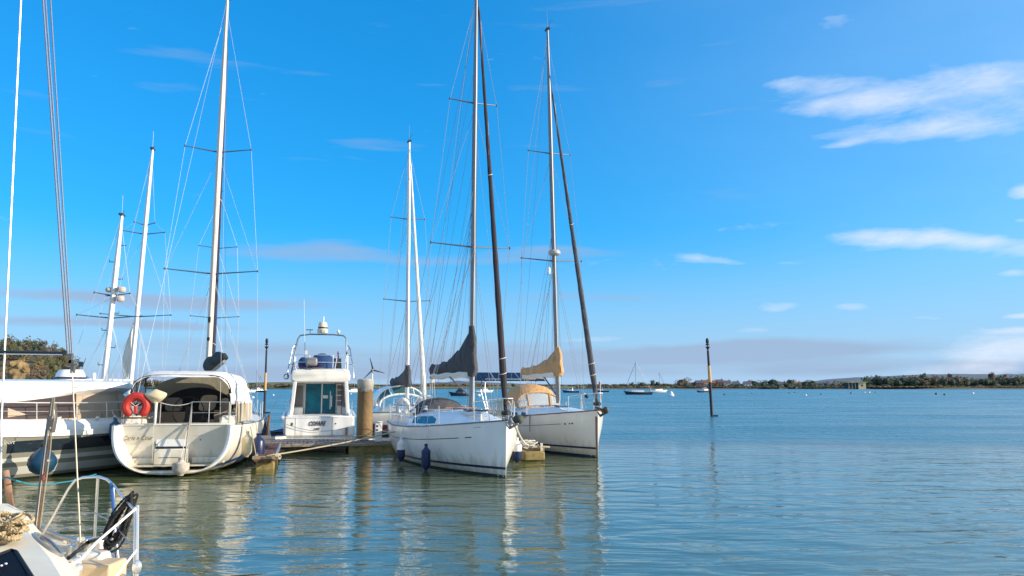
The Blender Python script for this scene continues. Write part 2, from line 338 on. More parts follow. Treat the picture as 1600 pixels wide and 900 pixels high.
# ------------------------------------------------------------------ water
def make_water():
    mb = MB()
    mb.add([(-6000,-60,0),(6000,-60,0),(6000,9000,0),(-6000,9000,0)], [(0,1,2,3)])
    m = bpy.data.materials.new('harbour_water'); m.use_nodes = True; t = m.node_tree; L = t.links; b = t.nodes['Principled BSDF']
    def q(op, a, b_=None, c_=None, cl=False):
        n = t.nodes.new('ShaderNodeMath'); n.operation = op; n.use_clamp = cl
        for i, x in enumerate((a, b_, c_)):
            if x is None: continue
            if isinstance(x, (int, float)): n.inputs[i].default_value = x
            else: L.new(x, n.inputs[i])
        return n.outputs[0]
    co = t.nodes.new('ShaderNodeTexCoord')
    def noi(sx, sy, sc, det, rough, dist=0, rot=0):
        mp = t.nodes.new('ShaderNodeMapping'); mp.inputs['Scale'].default_value = (sx, sy, 1); mp.inputs['Rotation'].default_value = (0, 0, R(rot))
        L.new(co.outputs['Object'], mp.inputs[0]); n = t.nodes.new('ShaderNodeTexNoise'); n.inputs['Scale'].default_value = sc
        n.inputs['Detail'].default_value = det; n.inputs['Roughness'].default_value = rough; n.inputs['Distortion'].default_value = dist
        L.new(mp.outputs[0], n.inputs['Vector']); return n.outputs[0]
    sp = t.nodes.new('ShaderNodeSeparateXYZ'); L.new(co.outputs['Object'], sp.inputs[0]); X, Y = sp.outputs[0], sp.outputs[1]
    # wind-ruffled water beyond a wandering line, glassy water inside the harbour
    ln = noi(.06, .10, 1, 3, .5)
    edge = q('ADD', q('MULTIPLY_ADD', ln, 9, -36.5), Y)
    ruf = q('MULTIPLY', edge, .22, cl=True)
    gust = noi(.012, .035, 1, 4, .55, .5)
    gustm = q('MULTIPLY_ADD', gust, 2.4, -.6, True)
    far = q('MULTIPLY', Y, 1/260., cl=True)
    swell = noi(.75, 1.5, 1.0, 2.5, .45, .6, 9)
    rip = noi(2.2, 5.2, 1.0, 4, .55, .4, -6)
    fine = noi(7, 11, 1.0, 4, .6, .2, 12)
    g2 = noi(.045, .17, 1, 6, .68, .8, 4); g2m = q('MULTIPLY_ADD', g2, 4.0, -1.6, True)          # cat's-paws
    slick = noi(.02, .16, 1, 4, .6, .4, -7); slm = q('MULTIPLY_ADD', slick, 5, -2.4, True)
    def bump(h, dist, nrm=None):
        bp = t.nodes.new('ShaderNodeBump'); bp.inputs['Strength'].default_value = 1; L.new(h, bp.inputs['Height'])
        if isinstance(dist, float): bp.inputs['Distance'].default_value = dist
        else: L.new(dist, bp.inputs['Distance'])
        if nrm: L.new(nrm, bp.inputs['Normal'])
        return bp.outputs[0]
    chop = noi(.16, .62, 1.0, 5, .6, .6, 5)
    n0_ = bump(chop, q('MULTIPLY_ADD', ruf, .40, .045))
    grain = noi(2.6, .62, 1.0, 4, .6, .5, 3)
    ng_ = bump(grain, q('MULTIPLY', ruf, q('MULTIPLY_ADD', g2m, .16, .05)), n0_)
    n1_ = bump(swell, .056, ng_)
    n2_ = bump(rip, q('MULTIPLY_ADD', ruf, .050, .009), n1_)
    n3_ = bump(fine, q('MULTIPLY_ADD', q('MULTIPLY', ruf, q('MULTIPLY_ADD', g2m, .9, .25)), .035, .0010), n2_)
    L.new(n3_, b.inputs['Normal'])
    b.inputs['IOR'].default_value = 2.15
    L.new(q('ADD', q('ADD', q('MULTIPLY_ADD', far, .08, .012), q('MULTIPLY', q('MULTIPLY_ADD', Y, 1/14., -1.35, True), .05)), q('MULTIPLY', ruf, q('MULTIPLY_ADD', g2m, .22, .04))), b.inputs['Roughness'])
    mx = t.nodes.new('ShaderNodeMix'); mx.data_type = 'RGBA'; L.new(ruf, mx.inputs[0])
    mx.inputs[6].default_value = (.085,.110,.042,1); mx.inputs[7].default_value = (.045,.16,.175,1)
    L.new(mx.outputs[2], b.inputs['Base Color'])
    return struct(mb.build('water', m, smooth=False))
make_water()

# ------------------------------------------------------------------ hull maths
class Hull:
    def __init__(s, L, B, zs, zm, zb, stern=.78, zk0=-.10, zk1=-.45, rake=.1, tr=.25, pmid=2.5, pst=2.4, pb=1.2, tmax=.38, dpow=2.1):
        s.__dict__.update(locals())
    def b(s, t):
        tm = s.tmax
        if t < tm: return s.B/2*(s.stern+(1-s.stern)*sin(pi/2*t/tm))
        q = (t-tm)/(1-tm); return s.B/2*max(0.0, 1-q**s.dpow)+.012
    def sheer(s, t): 
        return s.zs*(1-t)*(1-2*t)+4*s.zm*t*(1-t)+s.zb*t*(2*t-1)
    def keel(s, t): return s.zk0+(s.zk1-s.zk0)*sin(pi*min(1, t*1.05))*1.0 if t < .95 else s.zk0
    def pt(s, t, z, side, off=0):
        zk, zt = s.keel(t), s.sheer(t); v = min(1, max(0, (z-zk)/(zt-zk)))
        p = s.pst+(s.pmid-s.pst)*min(1, t/.3) if t < .3 else s.pmid+(s.pb-s.pmid)*((t-.3)/.7)**.8
        y = s.b(t)*max(0, 1-(1-v)**p)**(1/p)
        x = t*s.L + s.rake*(z/s.zb-1)*t**6 - s.tr*(1-z/s.zs)*(1-t)**6*(-1 if s.tr > 0 else 1)*0 + s.tr*(v-1)*(1-t)**8*-1*0
        x += -s.tr*(1-v)*(1-t)**8
        return V((x, (y+off)*side, z))
    def mesh(s, n=40, m=14, cap=True):
        mb = MB(); rings = []
        for i in range(n+1):
            t = i/n; zk, zt = s.keel(t), s.sheer(t); ring = []
            for j in range(m+1): ring.append(s.pt(t, zk+(zt-zk)*((m-j)/m)**1.5, -1))
            for j in range(1, m+1): ring.append(s.pt(t, zk+(zt-zk)*(j/m)**1.5, 1))
            rings.append(ring)
        mb.loft(rings, closed=False)
        if cap: mb.add(rings[0], [tuple(range(len(rings[0])))])
        mb.add(rings[-1], [tuple(range(len(rings[-1])-1, -1, -1))])
        return mb
    def band(s, za, zb, t0=0, t1=1, off=.004, sides=(-1, 1), n=40, r=2):
        mb = MB()
        for sd in sides:
            rows = []
            for i in range(n+1):
                t = t0+(t1-t0)*i/n
                a, c_ = (za(t) if callable(za) else za), (zb(t) if callable(zb) else zb)
                rows.append([s.pt(t, a+(c_-a)*k/r, sd, off) for k in range(r+1)])
            mb.loft(rows, closed=False, caps=False)
        return mb
    def deck(s, t0=0, t1=1, dz=0., camber=.05, inset=.0, n=36):
        mb = MB(); rows = []
        for i in range(n+1):
            t = t0+(t1-t0)*i/n; e = s.pt(t, s.sheer(t), 1); y = max(.004, e.y-inset)
            rows.append([V((e.x, y*k, e.z+dz+camber*(1-k*k)*(y/(s.B/2)))) for k in (-1,-.6,-.2,.2,.6,1)])
        mb.loft(rows, closed=False, caps=False); return mb
    def rail(s, r_=.02, t0=0.0, t1=1, dz=0, inset=0.0, sides=(-1,1), n=40):
        mb = MB()
        for sd in sides: mb.tube([s.pt(t0+(t1-t0)*i/n, s.sheer(t0+(t1-t0)*i/n), sd, -inset)+V((0,0,dz)) for i in range(n+1)], r_, 5)
        return mb
    def at(s, x, side=1, dz=0, inset=0): 
        t = x/s.L; return s.pt(t, s.sheer(t), side, -inset)+V((0,0,dz))

def heading_root(name, label, cat, stern, bow, group=None):
    d = V(bow)-V(stern); return thing(name, label, cat, (stern[0], stern[1], 0), atan2(d.y, d.x), group)

def wires(root, lst, m=None, r=.006, name='shroud', n=4):
    for a, b in lst: MB().tube([a, b], r, n).build(name, m or wire, root)

def coachroof(h, root, x0, x1, w0, w1, hgt, m, n=16, fwd=.55, aft=.12, tumble=.24):
    mb = MB(); rings = []
    for i in range(n+1):
        u = i/n; x = x0+(x1-x0)*u; t = x/h.L; zd = h.sheer(t)-.03
        k = 1 if u < 1-fwd else max(0.02, cos((u-(1-fwd))/fwd*pi/2)**.75)
        if u < aft: k = .75+.25*u/aft
        H = hgt*k; w = w0+(w1-w0)*u; w = min(w, h.b(t)-.30) if h.b(t) > .5 else w*.5
        w = max(w, .1)
        rings.append([V((x, -w, zd)), V((x, -w+H*tumble, zd+H*.62)), V((x, -w*.9+H*tumble+.02, zd+H*.86)), V((x, -w*.45, zd+H*1.0)), V((x, 0, zd+H*1.04)),
                      V((x, w*.45, zd+H*1.0)), V((x, w*.9-H*tumble-.02, zd+H*.86)), V((x, w-H*tumble, zd+H*.62)), V((x, w, zd))])
    mb.loft(rings, closed=True); cr_ = mb.build('coachroof', m, root)
    for sd in (0, 1):
        k = 2 if sd == 0 else 6; pts = [rings[i][k]*.5+rings[i][3 if sd == 0 else 5]*.5+V((0,0,.07)) for i in range(2, 9)]
        hr = MB(); hr.tube(pts, .016, 6)
        for p in pts[::2]: hr.tube([p, p-V((0,0,.08))], .014, 5)
        hr.build('grab_rail', steel, cr_)
    for i, w_ in ((10, .24), (5, .2)):
        c2 = rings[i][4]+V((0,0,.015)); MB().box(c2, (w_*2,w_*2,.05), Matrix.Rotation(R(4),3,'Y')).build('roof_hatch', glassd, cr_, bevel=.012)
    MB().tube([rings[4][4]+V((0,.35,.05)), rings[8][4]+V((0,.28,.05)), rings[10][4]+V((0,.2,.05))], .012, 5).build('deck_line', wrope, cr_)
    MB().tube([rings[4][4]+V((0,-.35,.05)), rings[8][4]+V((0,-.28,.05)), rings[10][4]+V((0,-.2,.05))], .012, 5).build('deck_line', dwire, cr_)
    return cr_, rings
def side_window(rings, i0, i1, f0, f1, side, root, m, name='cabin_window', off=.006):
    # a pane on the coachroof flank between ring i0..i1 and height fractions, standing 6 mm proud, in a thin frame
    rows = []
    for i in range(i0, i1+1):
        r_ = rings[i]; a, b = (r_[0], r_[1]) if side < 0 else (r_[8], r_[7])
        nrm = V((0, side, .25)).normalized()
        u = (i-i0)/(i1-i0); lo = f0+(f1-f0)*.06*abs(2*u-1)**3; hi = f1-(f1-f0)*.10*abs(2*u-1)**3
        if i == i1: hi = lo+(f1-f0)*.55
        rows.append([lerp(a, b, lo)+nrm*off, lerp(a, b, hi)+nrm*off])
    ring = rows
    mb = MB(); inner = [[p-V((0, side*.02, 0)) for p in r_] for r_ in ring]
    for k in range(len(ring)-1):
        mb.add([ring[k][0], ring[k][1], ring[k+1][1], ring[k+1][0]], [(0,1,2,3)])
    o = mb.build(name, m, root, smooth=False)
    fr = [p[0] for p in ring]+[p[1] for p in reversed(ring)]
    MB().tube(fr, .009, 4, closed=True).build('window_frame', black, o)
    return o

def stanchions(h, root, xs, side, ht=.6, inset=.07, r=.013, low=True, rw=.005):
    tops = []
    for x in xs:
        a = h.at(x, side, -.01, inset); b = a+V((0, 0, ht)); MB().tube([a, b], r, 6).build('stanchion', steel, root); tops.append(b)
    if len(tops) > 1:
        MB().tube(tops, rw, 4).build('lifeline', wire, root)
        if low: MB().tube([p-V((0,0,ht*.48)) for p in tops], rw, 4).build('lifeline', wire, root)
    return tops
def pulpit(h, root, x_aft, ht=.62, r=.014, over=.12):
    mb = MB(); tip = h.pt(1, h.sheer(1), 1); zt = tip.z+ht
    l = h.at(x_aft, -1, 0, .07); rr = h.at(x_aft, 1, 0, .07); lm = h.at((x_aft+h.L)/2, -1, 0, .06); rm = h.at((x_aft+h.L)/2, 1, 0, .06)
    top = [l+V((0,0,ht*.98)), lm+V((0,-.05,ht)), V((tip.x+over*.6, -.15, zt)), V((tip.x+over, 0, zt)), V((tip.x+over*.6, .15, zt)), rm+V((0,.05,ht)), rr+V((0,0,ht*.98))]
    mb.tube(top, r, 6)
    for a, b in ((l, top[0]), (lm, top[1]), (V((tip.x-.12,-.08,tip.z)), top[2]), (V((tip.x-.12,.08,tip.z)), top[4]), (rm, top[5]), (rr, top[6])): mb.tube([a, b], r, 6)
    mid = [lerp(l, top[0], .5), lerp(lm, top[1], .5), lerp(V((tip.x-.12,-.08,tip.z)), top[2], .5)]
    mb.tube(mid, r*.8, 5); mb.tube([V((p.x, -p.y, p.z)) for p in mid], r*.8, 5)
    return mb.build('pulpit', steel, root)
def pushpit(h, root, x0=.1, x1=1.5, ht=.62, r=.014):
    mb = MB()
    for sd in (-1, 1):
        pts = [h.at(x1, sd, 0, .07), h.at((x0+x1)/2, sd, 0, .07), h.at(x0, sd, 0, .09)]; e = h.at(x0, sd, 0, .09); e2 = V((e.x, e.y*.35, e.z))
        tops = [p+V((0,0,ht)) for p in pts]+[e2+V((-.03,0,ht))]
        mb.tube(tops, r, 6); mb.tube([t-V((0,0,ht*.45)) for t in tops], r*.8, 6)
        for p in pts+[e2]: mb.tube([p, p+V((0,0,ht))], r, 6)
    return mb.build('pushpit', steel, root)

def mast_set(root, base, top, r, m, spreaders, chain, x_chain, stay_f=None, backstay=None, mm=None, taper=.55, sail_r=0, extra=True, wr=.006, section=1.35):
    """mast and rigging in local coordinates; spreaders: (z, half length, sweep)"""
    base, top = V(base), V(top); n = 12; rings = []
    for i in range(n+1):
        u = i/n; c_ = lerp(base, top, u); k = 1 if u < .75 else 1-(1-taper)*(u-.75)/.25
        rings.append([c_+V((cos(2*pi*j/12)*r*section*k, sin(2*pi*j/12)*r*k, 0)) for j in range(12)])
    mast = MB().loft(rings).build('mast', m, root)
    MB().box(top+V((.0,0,.04)), (r*4, r*1.6, .07)).build('masthead_fitting', darkspar, mast)
    if extra: MB().tube([top, top+V((-.05,0,.9))], .006, 4).build('aerial', wire, mast); MB().tube([top+V((.12,0,.05)), top+V((.35,.0,.28)), top+V((.35,.12,.28))], .008, 4).build('wind_vane', darkspar, mast)
    tips = {-1: [], 1: []}
    for z, hl, sw in spreaders:
        u = (z-base.z)/(top.z-base.z); c_ = lerp(base, top, u)
        for sd in (-1, 1):
            tip = c_+V((-sw, sd*hl, .10)); MB().tube([c_, tip], [.030, .018], 6).build('spreader', mat('blue_grey_spreader', (.10,.12,.15), .45, .3), root)
            MB().ell(tip, (.035,.035,.05), 6, 4).build('spreader_tip', darkspar, root); tips[sd].append(tip)
    for sd in (-1, 1):
        ch = V((x_chain, sd*chain, base.z-.35)); pts = [ch+V((0,0,-.1))]+tips[sd]+[lerp(base, top, .97)]
        MB().tube(pts, wr, 4).build('shroud', wire, root)
        for k, tp in enumerate(tips[sd]):
            z = spreaders[k][0]; u = (z-base.z)/(top.z-base.z)
            prev = ch if k == 0 else tips[sd][k-1]
            MB().tube([prev+V((.0,-.03*sd,0)), lerp(base, top, u-.01)], wr, 4).build('lower_shroud', wire, root)
        MB().tube([ch+V((.25,0,0)), lerp(base, top, (spreaders[0][0]-base.z)/(top.z-base.z))+V((.1,0,-.1))], wr*.8, 4).build('lower_shroud', wire, root)
    # halyards close to the mast
    for a, b, k in ((.25, .12, .05), (.12, -.16, .02), (-.35, -.1, .0)):
        MB().tube([base+V((a*.6, b, .1)), lerp(base, top, .93)+V((a*.2, b*.2, 0))], wr*.7, 4).build('halyard', dwire if k else wire, root)
    if backstay is not None:
        MB().tube([V(backstay), top], wr, 4).build('backstay', wire, root)
    return mast
def furled(root, a, b, r, m, name='furled_genoa', strip=None):
    a, b = V(a), V(b); n = 40; pts = []; rs = []
    for i in range(n+1):
        u = i/n; pts.append(lerp(a, b, u)); k = min(1, .45+u*9) * (1-.72*max(0, u-.05)**.9)
        if u > .93: k = .12
        rs.append(r*(k+.05*sin(u*90)))
    o = MB().tube(pts, rs, 10).build(name, m, root)
    MB().lathe([(r*1.0,0),(r*1.25,.02),(r*1.25,.10),(r*.9,.13)], a-(b-a).normalized()*.15, 12).build('furler_drum', black, o)
    for u in (.07, .10, .50):
        c_ = lerp(a, b, u); ax_ = (b-a).normalized(); k_ = rs[int(u*n)]*1.12; e1 = ax_.orthogonal().normalized(); e2 = ax_.cross(e1)
        MB().tube([c_+e1*cos(q)*k_+e2*sin(q)*k_+ax_*.05*sin(q) for q in [2*pi*j/10 for j in range(10)]], .012, 5, closed=True).build('sail_tie', wrope, o)
    if strip:                          # the edge of white sail that winds round the roll
        pts2 = [p+V((cos(i*.55)*rs[i]*.75, sin(i*.55)*rs[i]*.75, 0)) for i, p in enumerate(pts)]
        MB().tube(pts2[2:37], .018, 5).build('sail_edge', strip, o)
    return o
def sail_cover(root, mast_b, aft, topz, r0, m, under=None, front=.22, botz=None, fr=1.0, prow=.42):
    """boom cover lofted from the boom's aft end up to the mast, then round the mast"""
    mast_b, aft = V(mast_b), V(aft); rings = []; n = 22
    for i in range(n+1):
        u = i/n; c_ = lerp(aft, mast_b, u)
        hgt = .30+(topz-mast_b.z-.30)*(u**2.0*.42+ (max(0, u-prow)/(1-prow))**1.5*.5) if u < .93 else .30+(topz-mast_b.z-.30)*(.42*.87+.42+.16*((u-.93)/.07))
        w = r0*(.75+.35*u); low = .10+.05*sin(u*9)*.3
        wob = .03*sin(u*23)+.02*sin(u*41)
        ring = []
        for k in range(12):
            a = 2*pi*k/12; q = sin(a); y = cos(a)*w*(1 if q < 0 else (1-q)**.35*.9+.12)
            z = c_.z-low+ (hgt+low+wob)*((q+1)/2)
            wr_ = mnoise.noise(V((u*11, k*.9, topz))); ring.append(V((c_.x+.05*wr_, c_.y+y*(1-.12*sin(u*13+k)+.35*wr_), z+.07*mnoise.noise(V((u*15, k*1.3, 5)))*(1 if q > -.9 else 0))))
        rings.append(ring)
    o = MB().loft(rings).build('sail_cover', m, root, sub=1)
    for i in (3, 7, 11, 15, 19):
        cz = sum((p.z for p in rings[i]))/12; cy = sum((p.y for p in rings[i]))/12
        MB().tube([V((p.x, cy+(p.y-cy)*.985, cz+(p.z-cz)*.985)) for p in rings[i]], .012, 5, closed=True).build('cover_seam', m, o)
    # collar round the mast
    rings = []
    for i in range(9):
        u = i/8; z = mast_b.z-.20+(topz-mast_b.z+.18)*u; k = (1-.55*u**1.8)
        if u < .12: k = .7+.3*u/.12
        ring = [V((mast_b.x+.05+cos(a)*r0*1.5*k*(1.25 if cos(a) > 0 else .8)*fr, mast_b.y+sin(a)*r0*1.25*k+.02*sin(u*11), z+.03*sin(a*3))) for a in [2*pi*j/14 for j in range(14)]]
        rings.append(ring)
    MB().loft(rings).build('mast_collar', m, o)
    MB().tube([mast_b+V((-.1,0,-.16)), aft+V((0,0,-.16))], .055, 8).build('boom', alug, root)
    if under: 
        MB().tube([lerp(mast_b, aft, u)+V((0,0,-.12-.02*sin(u*20))) for u in [k/14 for k in range(14)]], [r0*.75]*14, 8).build('flaked_sail', under, root)
    return o

def fender(name, label, top, l, r, m, m2=None, rope_to=None, group=None, frac=.0):
    o = thing(name, label, 'fender', (top[0], top[1], top[2]-l), 0, group)
    prof = [(.001,0),(r*.35,.01),(r*.45,.05),(r*.8,.10),(r,.18),(r,l*.82-.02),(r*.8,l-.12),(r*.4,l-.06),(r*.3,l)]
    if m2:
        k = l*(1-frac); prof_a = [p for p in prof if p[1] < k]+[(r,k)]; prof_b = [(r*1.01,k)]+[p for p in prof if p[1] > k]
        MB().lathe(prof_a, (0,0,0), 14).build('body', m, o); MB().lathe(prof_b, (0,0,0), 14).build('top_section', m2, o)
    else: MB().lathe(prof, (0,0,0), 14).build('body', m, o)
    MB().lathe([(r*.32,0),(r*.38,.02),(r*.38,.06),(r*.25,.07)], (0,0,l-.01), 10).build('eye', m2 or m, o)
    if rope_to is not None:
        lr = loc_of(o)(rope_to); MB().tube(sag((0,0,l+.04), lr, .0, 4), .010, 5).build('lanyard', wrope, o)
    return o

def mast_at(base, top, z): return lerp(base, top, (z-base.z)/(top.z-base.z))
def twist(mb, pts, r, closed=True, pitch=.05):
    pts = [V(p) for p in pts]; n = len(pts); up = []; m = n if closed else n-1
    for i in range(m):
        a, b, c_, d = (pts[(i+k) % n] if closed else pts[min(n-1, max(0, i+k))] for k in (-1, 0, 1, 2))
        for j in range(4):
            t = j/4; up.append(.5*((2*b)+(c_-a)*t+(2*a-5*b+4*c_-d)*t*t+(3*b-a-3*c_+d)*t**3))
    ln = sum((up[i]-up[i-1]).length for i in range(1, len(up))); turns = max(2, round(ln/pitch))
    K = len(up); per = max(1, int(turns*5/K)+1); fine = []
    for i in range(K if closed else K-1):
        for j in range(per): fine.append(lerp(up[i], up[(i+1) % K], j/per))
    K = len(fine); A = None; fr = []
    for i, p in enumerate(fine):
        t = (fine[(i+1) % K]-fine[i-1]).normalized()
        if A is None: A = t.orthogonal().normalized()
        A = (A-t*A.dot(t)).normalized(); fr.append((A.copy(), t.cross(A)))
    for s_ in (0, pi):
        mb.tube([p+(fr[i][0]*cos(2*pi*turns*i/K+s_)+fr[i][1]*sin(2*pi*turns*i/K+s_))*r*.5 for i, p in enumerate(fine)], r*.62, 4, closed=closed)

# ------------------------------------------------------------------ E: white sloop moored in the middle, bow towards the camera
def boat_E():
    stern, bow = (-3.62, 30.0), (-0.15, 21.75)
    L = (V(bow)-V(stern)).length
    root = heading_root('sailing_yacht', 'large white sloop in the middle with charcoal sail cover and dark brown rolled genoa', 'sailing yacht', stern, bow)
    h = Hull(L, 3.25, 1.22, 1.22, 1.56, stern=.74, zk0=-.28, zk1=-.5, rake=.05, tr=-.42, pb=1.5, dpow=2.9)
    lo = loc_of(root)
    h.mesh().build('hull', gel, root)
    h.deck(dz=-.02).build('deck', deckm, root)
    h.rail(.022, dz=.012).build('toe_rail', alug, root)
    h.band(lambda t: .155+.06*t, lambda t: .215+.07*t).build('boot_stripe', bootnavy, root)
    h.band(-.08, lambda t: .045+.02*t).build('antifouling', antif, root)
    for sd in (-1, 1): h.band(lambda t: h.sheer(t)-.40, lambda t: h.sheer(t)-.378, .02, .84, sides=(sd,), r=1).build('styling_line', darkspar, root)
    h.band(lambda t: h.sheer(t)-.405, lambda t: h.sheer(t)-.375, .865, .89, sides=(-1,), r=1).build('maker_mark', darkspar, root)
    h.band(lambda t: h.sheer(t)-.13, lambda t: h.sheer(t)-.11, .90, .925, sides=(-1,), r=1).build('registration_mark', stripeg, root)
    cr, rings = coachroof(h, root, 2.6, 8.3, 1.14, .35, .54, gel, fwd=.62)
    side_window(rings, 1, 6, .36, 1.05, -1, root, glassb); side_window(rings, 1, 6, .36, 1.05, 1, root, glassb)
    # cockpit coamings and well
    for sd in (-1, 1): MB().box((1.5, sd*.95, 1.32), (2.3, .22, .30), taper=.85).build('coaming', gel, root, bevel=.03)
    MB().box((1.4, 0, 1.235), (2.2, 1.5, .02)).build('cockpit_sole', black, root)
    # steering wheel and pedestal
    w = MB().tube([(0.9, cos(a)*.42, 1.75+sin(a)*.42) for a in [2*pi*k/20 for k in range(20)]], .016, 6, closed=True); 
    for k in range(3): w.tube([(0.9,0,1.75),(0.9,cos(k*2.1)*.42,1.75+sin(k*2.1)*.42)], .01, 5)
    wo = w.build('steering_wheel', steel, root); MB().box((1.05,0,1.5), (.18,.2,.55), taper=.8).build('pedestal', gel, wo)
    # sprayhood
    mb = MB(); rr = []
    for i, (x, wd, hh) in enumerate(((3.45,.78,.10),(3.25,.80,.38),(2.95,.84,.58),(2.6,.86,.63),(2.3,.85,.61))):
        rr.append([V((x, wd*cos(a), 1.50+hh*max(0, sin(a))**.8)) for a in [pi*k/14 for k in range(15)]])
    mb.loft(rr, closed=False, caps=False); sh = mb.build('sprayhood', greyc, root)
    MB().tube([p+V((-.01,0,.0)) for p in rr[-1]], .014, 6).build('hood_frame', steel, sh)
    MB().tube(rr[2], .02, 6).build('hood_seam', blackf, sh)
    # hatches, ropes and gear on deck
    MB().box((6.9,0,1.80), (.4,.4,.05)).build('deck_hatch', glassd, root, bevel=.015)
    MB().tube([(4.3,-.55,1.84),(5.0,-.5,1.82),(5.15,.5,1.82),(4.3,.55,1.84)], .022, 6).build('sheet_line', mat('red_fleck_rope', (.45,.20,.12), .9), root)
    for x, y in ((2.9,-1.0),(2.9,1.0),(3.7,-.8)):
        MB().lathe([(.07,0),(.085,.02),(.055,.07),(.075,.14),(.06,.15)], (x,y,1.60 if abs(y) > .9 else 1.72), 12).build('winch', steel, root)
    MB().tube([h.at(8.2,-1,.01,.08), V((7.7,-.3,1.66)), V((6.9,-.42,1.70)), V((6.0,-.38,1.72))], .05, 6).build('furled_line_bag', deckm, root)
    # lifebuoy pod, orange light and stern ladder
    tops = stanchions(h, root, (1.6, 3.4, 5.0, 6.6), -1); stanchions(h, root, (1.6, 3.4, 5.0, 6.6), 1)
    pulpit(h, root, 8.0, .62); pushpit(h, root)
    hs = MB(); hs.tube([V((.02, -.62+.22*cos(a), 1.75+.27*sin(a))) for a in [R(-60)+R(300)*k/14 for k in range(15)]], .075, 8)
    hs.build('horseshoe_lifebuoy', whitef, root)
    MB().lathe([(.01,0),(.07,.02),(.08,.16),(.05,.26),(.01,.28)], (.0,.0,1.66), 10).build('rescue_light', orangeb, root)
    MB().tube([(.1,.35,1.3),(.1,.35,1.95)], .07, 8).build('dan_buoy', whitef, root)
    # mast and rigging
    base = lo(P(736.5, 637, 25.55)); top = lo(P(744.5, -22, 25.6))
    zz = lambda py: P(736, py, 25.55).z
    bow_t = h.pt(1, h.sheer(1), 1)
    mast = mast_set(root, base, top, .078, alug, [(zz(386), 1.42, .22), (zz(161), .86, .15)], 1.35, base.x-.35, None, backstay=(0.05,0,1.25), wr=.007)
    MB().tube([base+V((.14,.02,0)), base+V((.14,.02,1.5))], .03, 8).build('spinnaker_pole', whm, root)
    furled(root, (bow_t.x-.08, 0, 1.86), top+V((.1,0,-.12)), .102, brownc, strip=mat('sail_spiral', (.33,.24,.25), .8))
    wires(root, [((1.3,0,1.3), (.0,.0,1.3))], r=.004)
    aft = lo(P(685, 583, 28.6)); aft = V((base.x-3.45, 0.02, aft.z)); mb_ = V((base.x-.05, base.y, zz(578)-.02))
    sail_cover(root, mb_, aft, zz(509), .15, greyc, sailw)
    MB().tube([base+V((-.1,0,.35)), V((base.x-1.15, 0, mb_.z-.2))], .028, 8).build('kicker', alug, root)
    s = MB()
    for k in (-.05, 0, .05): s.tube([aft+V((.25,k,-.2)), V((aft.x+.25, k*3, 1.62))], .008, 4)
    s.box(aft+V((.25,0,-.28)), (.08,.12,.14)); s.build('mainsheet', wrope, root)
    # lazy jacks
    for sd in (-1, 1):
        p0 = mast_at(base, top, zz(330))+V((-.08,sd*.05,0))
        for k in (.6, 1.6, 2.7): MB().tube([p0, V((base.x-k, sd*.12, mb_.z+.25))], .0045, 4).build('lazy_jack', dwire, root)
    MB().tube([V((base.x-3.4,0,3.2)), top], .005, 4).build('topping_lift', dwire, root)
    for dy, z in ((-.8, 300), (.6, 220)): MB().tube([h.at(5.8, 1 if dy > 0 else -1, 0, .1), mast_at(base, top, zz(z))+V((.08,dy*.08,0))], .005, 4).build('inner_stay', wire, root)
    MB().tube([h.at(2.6,-1,0,.1), mast_at(base, top, zz(386))+V((-.15,-.9,0))], .006, 4).build('flag_halyard', wire, root)
    for k in range(5): MB().tube([V((.1+.25*k, -.9+.42*k, 1.6)), mast_at(base, top, zz(30+75*k))+V((-.1,0,0))], .0055, 4).build('running_line', dwire, root)
    # bow roller and anchor
    a = MB(); a.box((bow_t.x+.06,0,1.60), (.45,.16,.06)); a.box((bow_t.x+.2,.07,1.64), (.2,.02,.14)); a.box((bow_t.x+.2,-.07,1.64), (.2,.02,.14)); a.build('bow_roller', galv, root, bevel=.008)
    an = MB(); an.tube([(bow_t.x-.25,0,1.68),(bow_t.x+.3,0,1.63),(bow_t.x+.42,0,1.50)], .03, 6)
    an.lathe([(.02,0),(.11,.03),(.12,.10),(.05,.16)], (bow_t.x+.24,0,1.40), 10); an.tube([(bow_t.x+.42,-.18,1.50),(bow_t.x+.2,0,1.38),(bow_t.x+.42,.18,1.50)], [.03,.055,.03], 8)
    an.build('anchor', galv, root)
    bh = MB(); bh.ell((bow_t.x+.30,.22,1.60), (.17,.14,.14), 12, 8); bh.build('bow_cushion', mat('dull_rubber', (.07,.08,.06), .8, var=.4, vscale=8), root)
    # tied-up bundle of warps in the pulpit
    wm_ = MB()
    for k in range(7):
        c_ = V((bow_t.x-.35+.03*k, -.22+.05*k, 1.95)); wm_.tube([c_+V((.04*sin(a*2), .10*cos(a), .22*sin(a)-.06)) for a in [2*pi*j/14 for j in range(14)]], .014, 5, closed=True)
    wm_.build('coiled_warps', wrope, root)
    return root, h, lo
boatE, hE, loE = boat_E()
def EW(p): return (Matrix.Translation(boatE.location) @ Matrix.Rotation(boatE.rotation_euler.z, 4, 'Z')) @ V(p)
def x_for_px(h, EWf, side, px, inset=-.16):
    best = None
    for k in range(200):
        x = h.L*k/200; p = EWf(h.at(x, side)+V((0, -inset*side, 0))); q = 800+1200*p.x/(p.y*cos(PITCH)+(p.z-CAMH)*sin(PITCH))
        if best is None or abs(q-px) < best[0]: best = (abs(q-px), x)
    return best[1]
x_ = x_for_px(hE, EW, -1, 627); a_ = hE.at(x_, -1)+V((0,-.15,0)); fender('fender', 'white and navy cylindrical fender hanging near the stern of the middle sloop', EW((a_.x, a_.y, .84)), .74, .135, navy, whitef, EW(a_+V((0,.10,.03))), 'fenders on the middle sloop', .48)
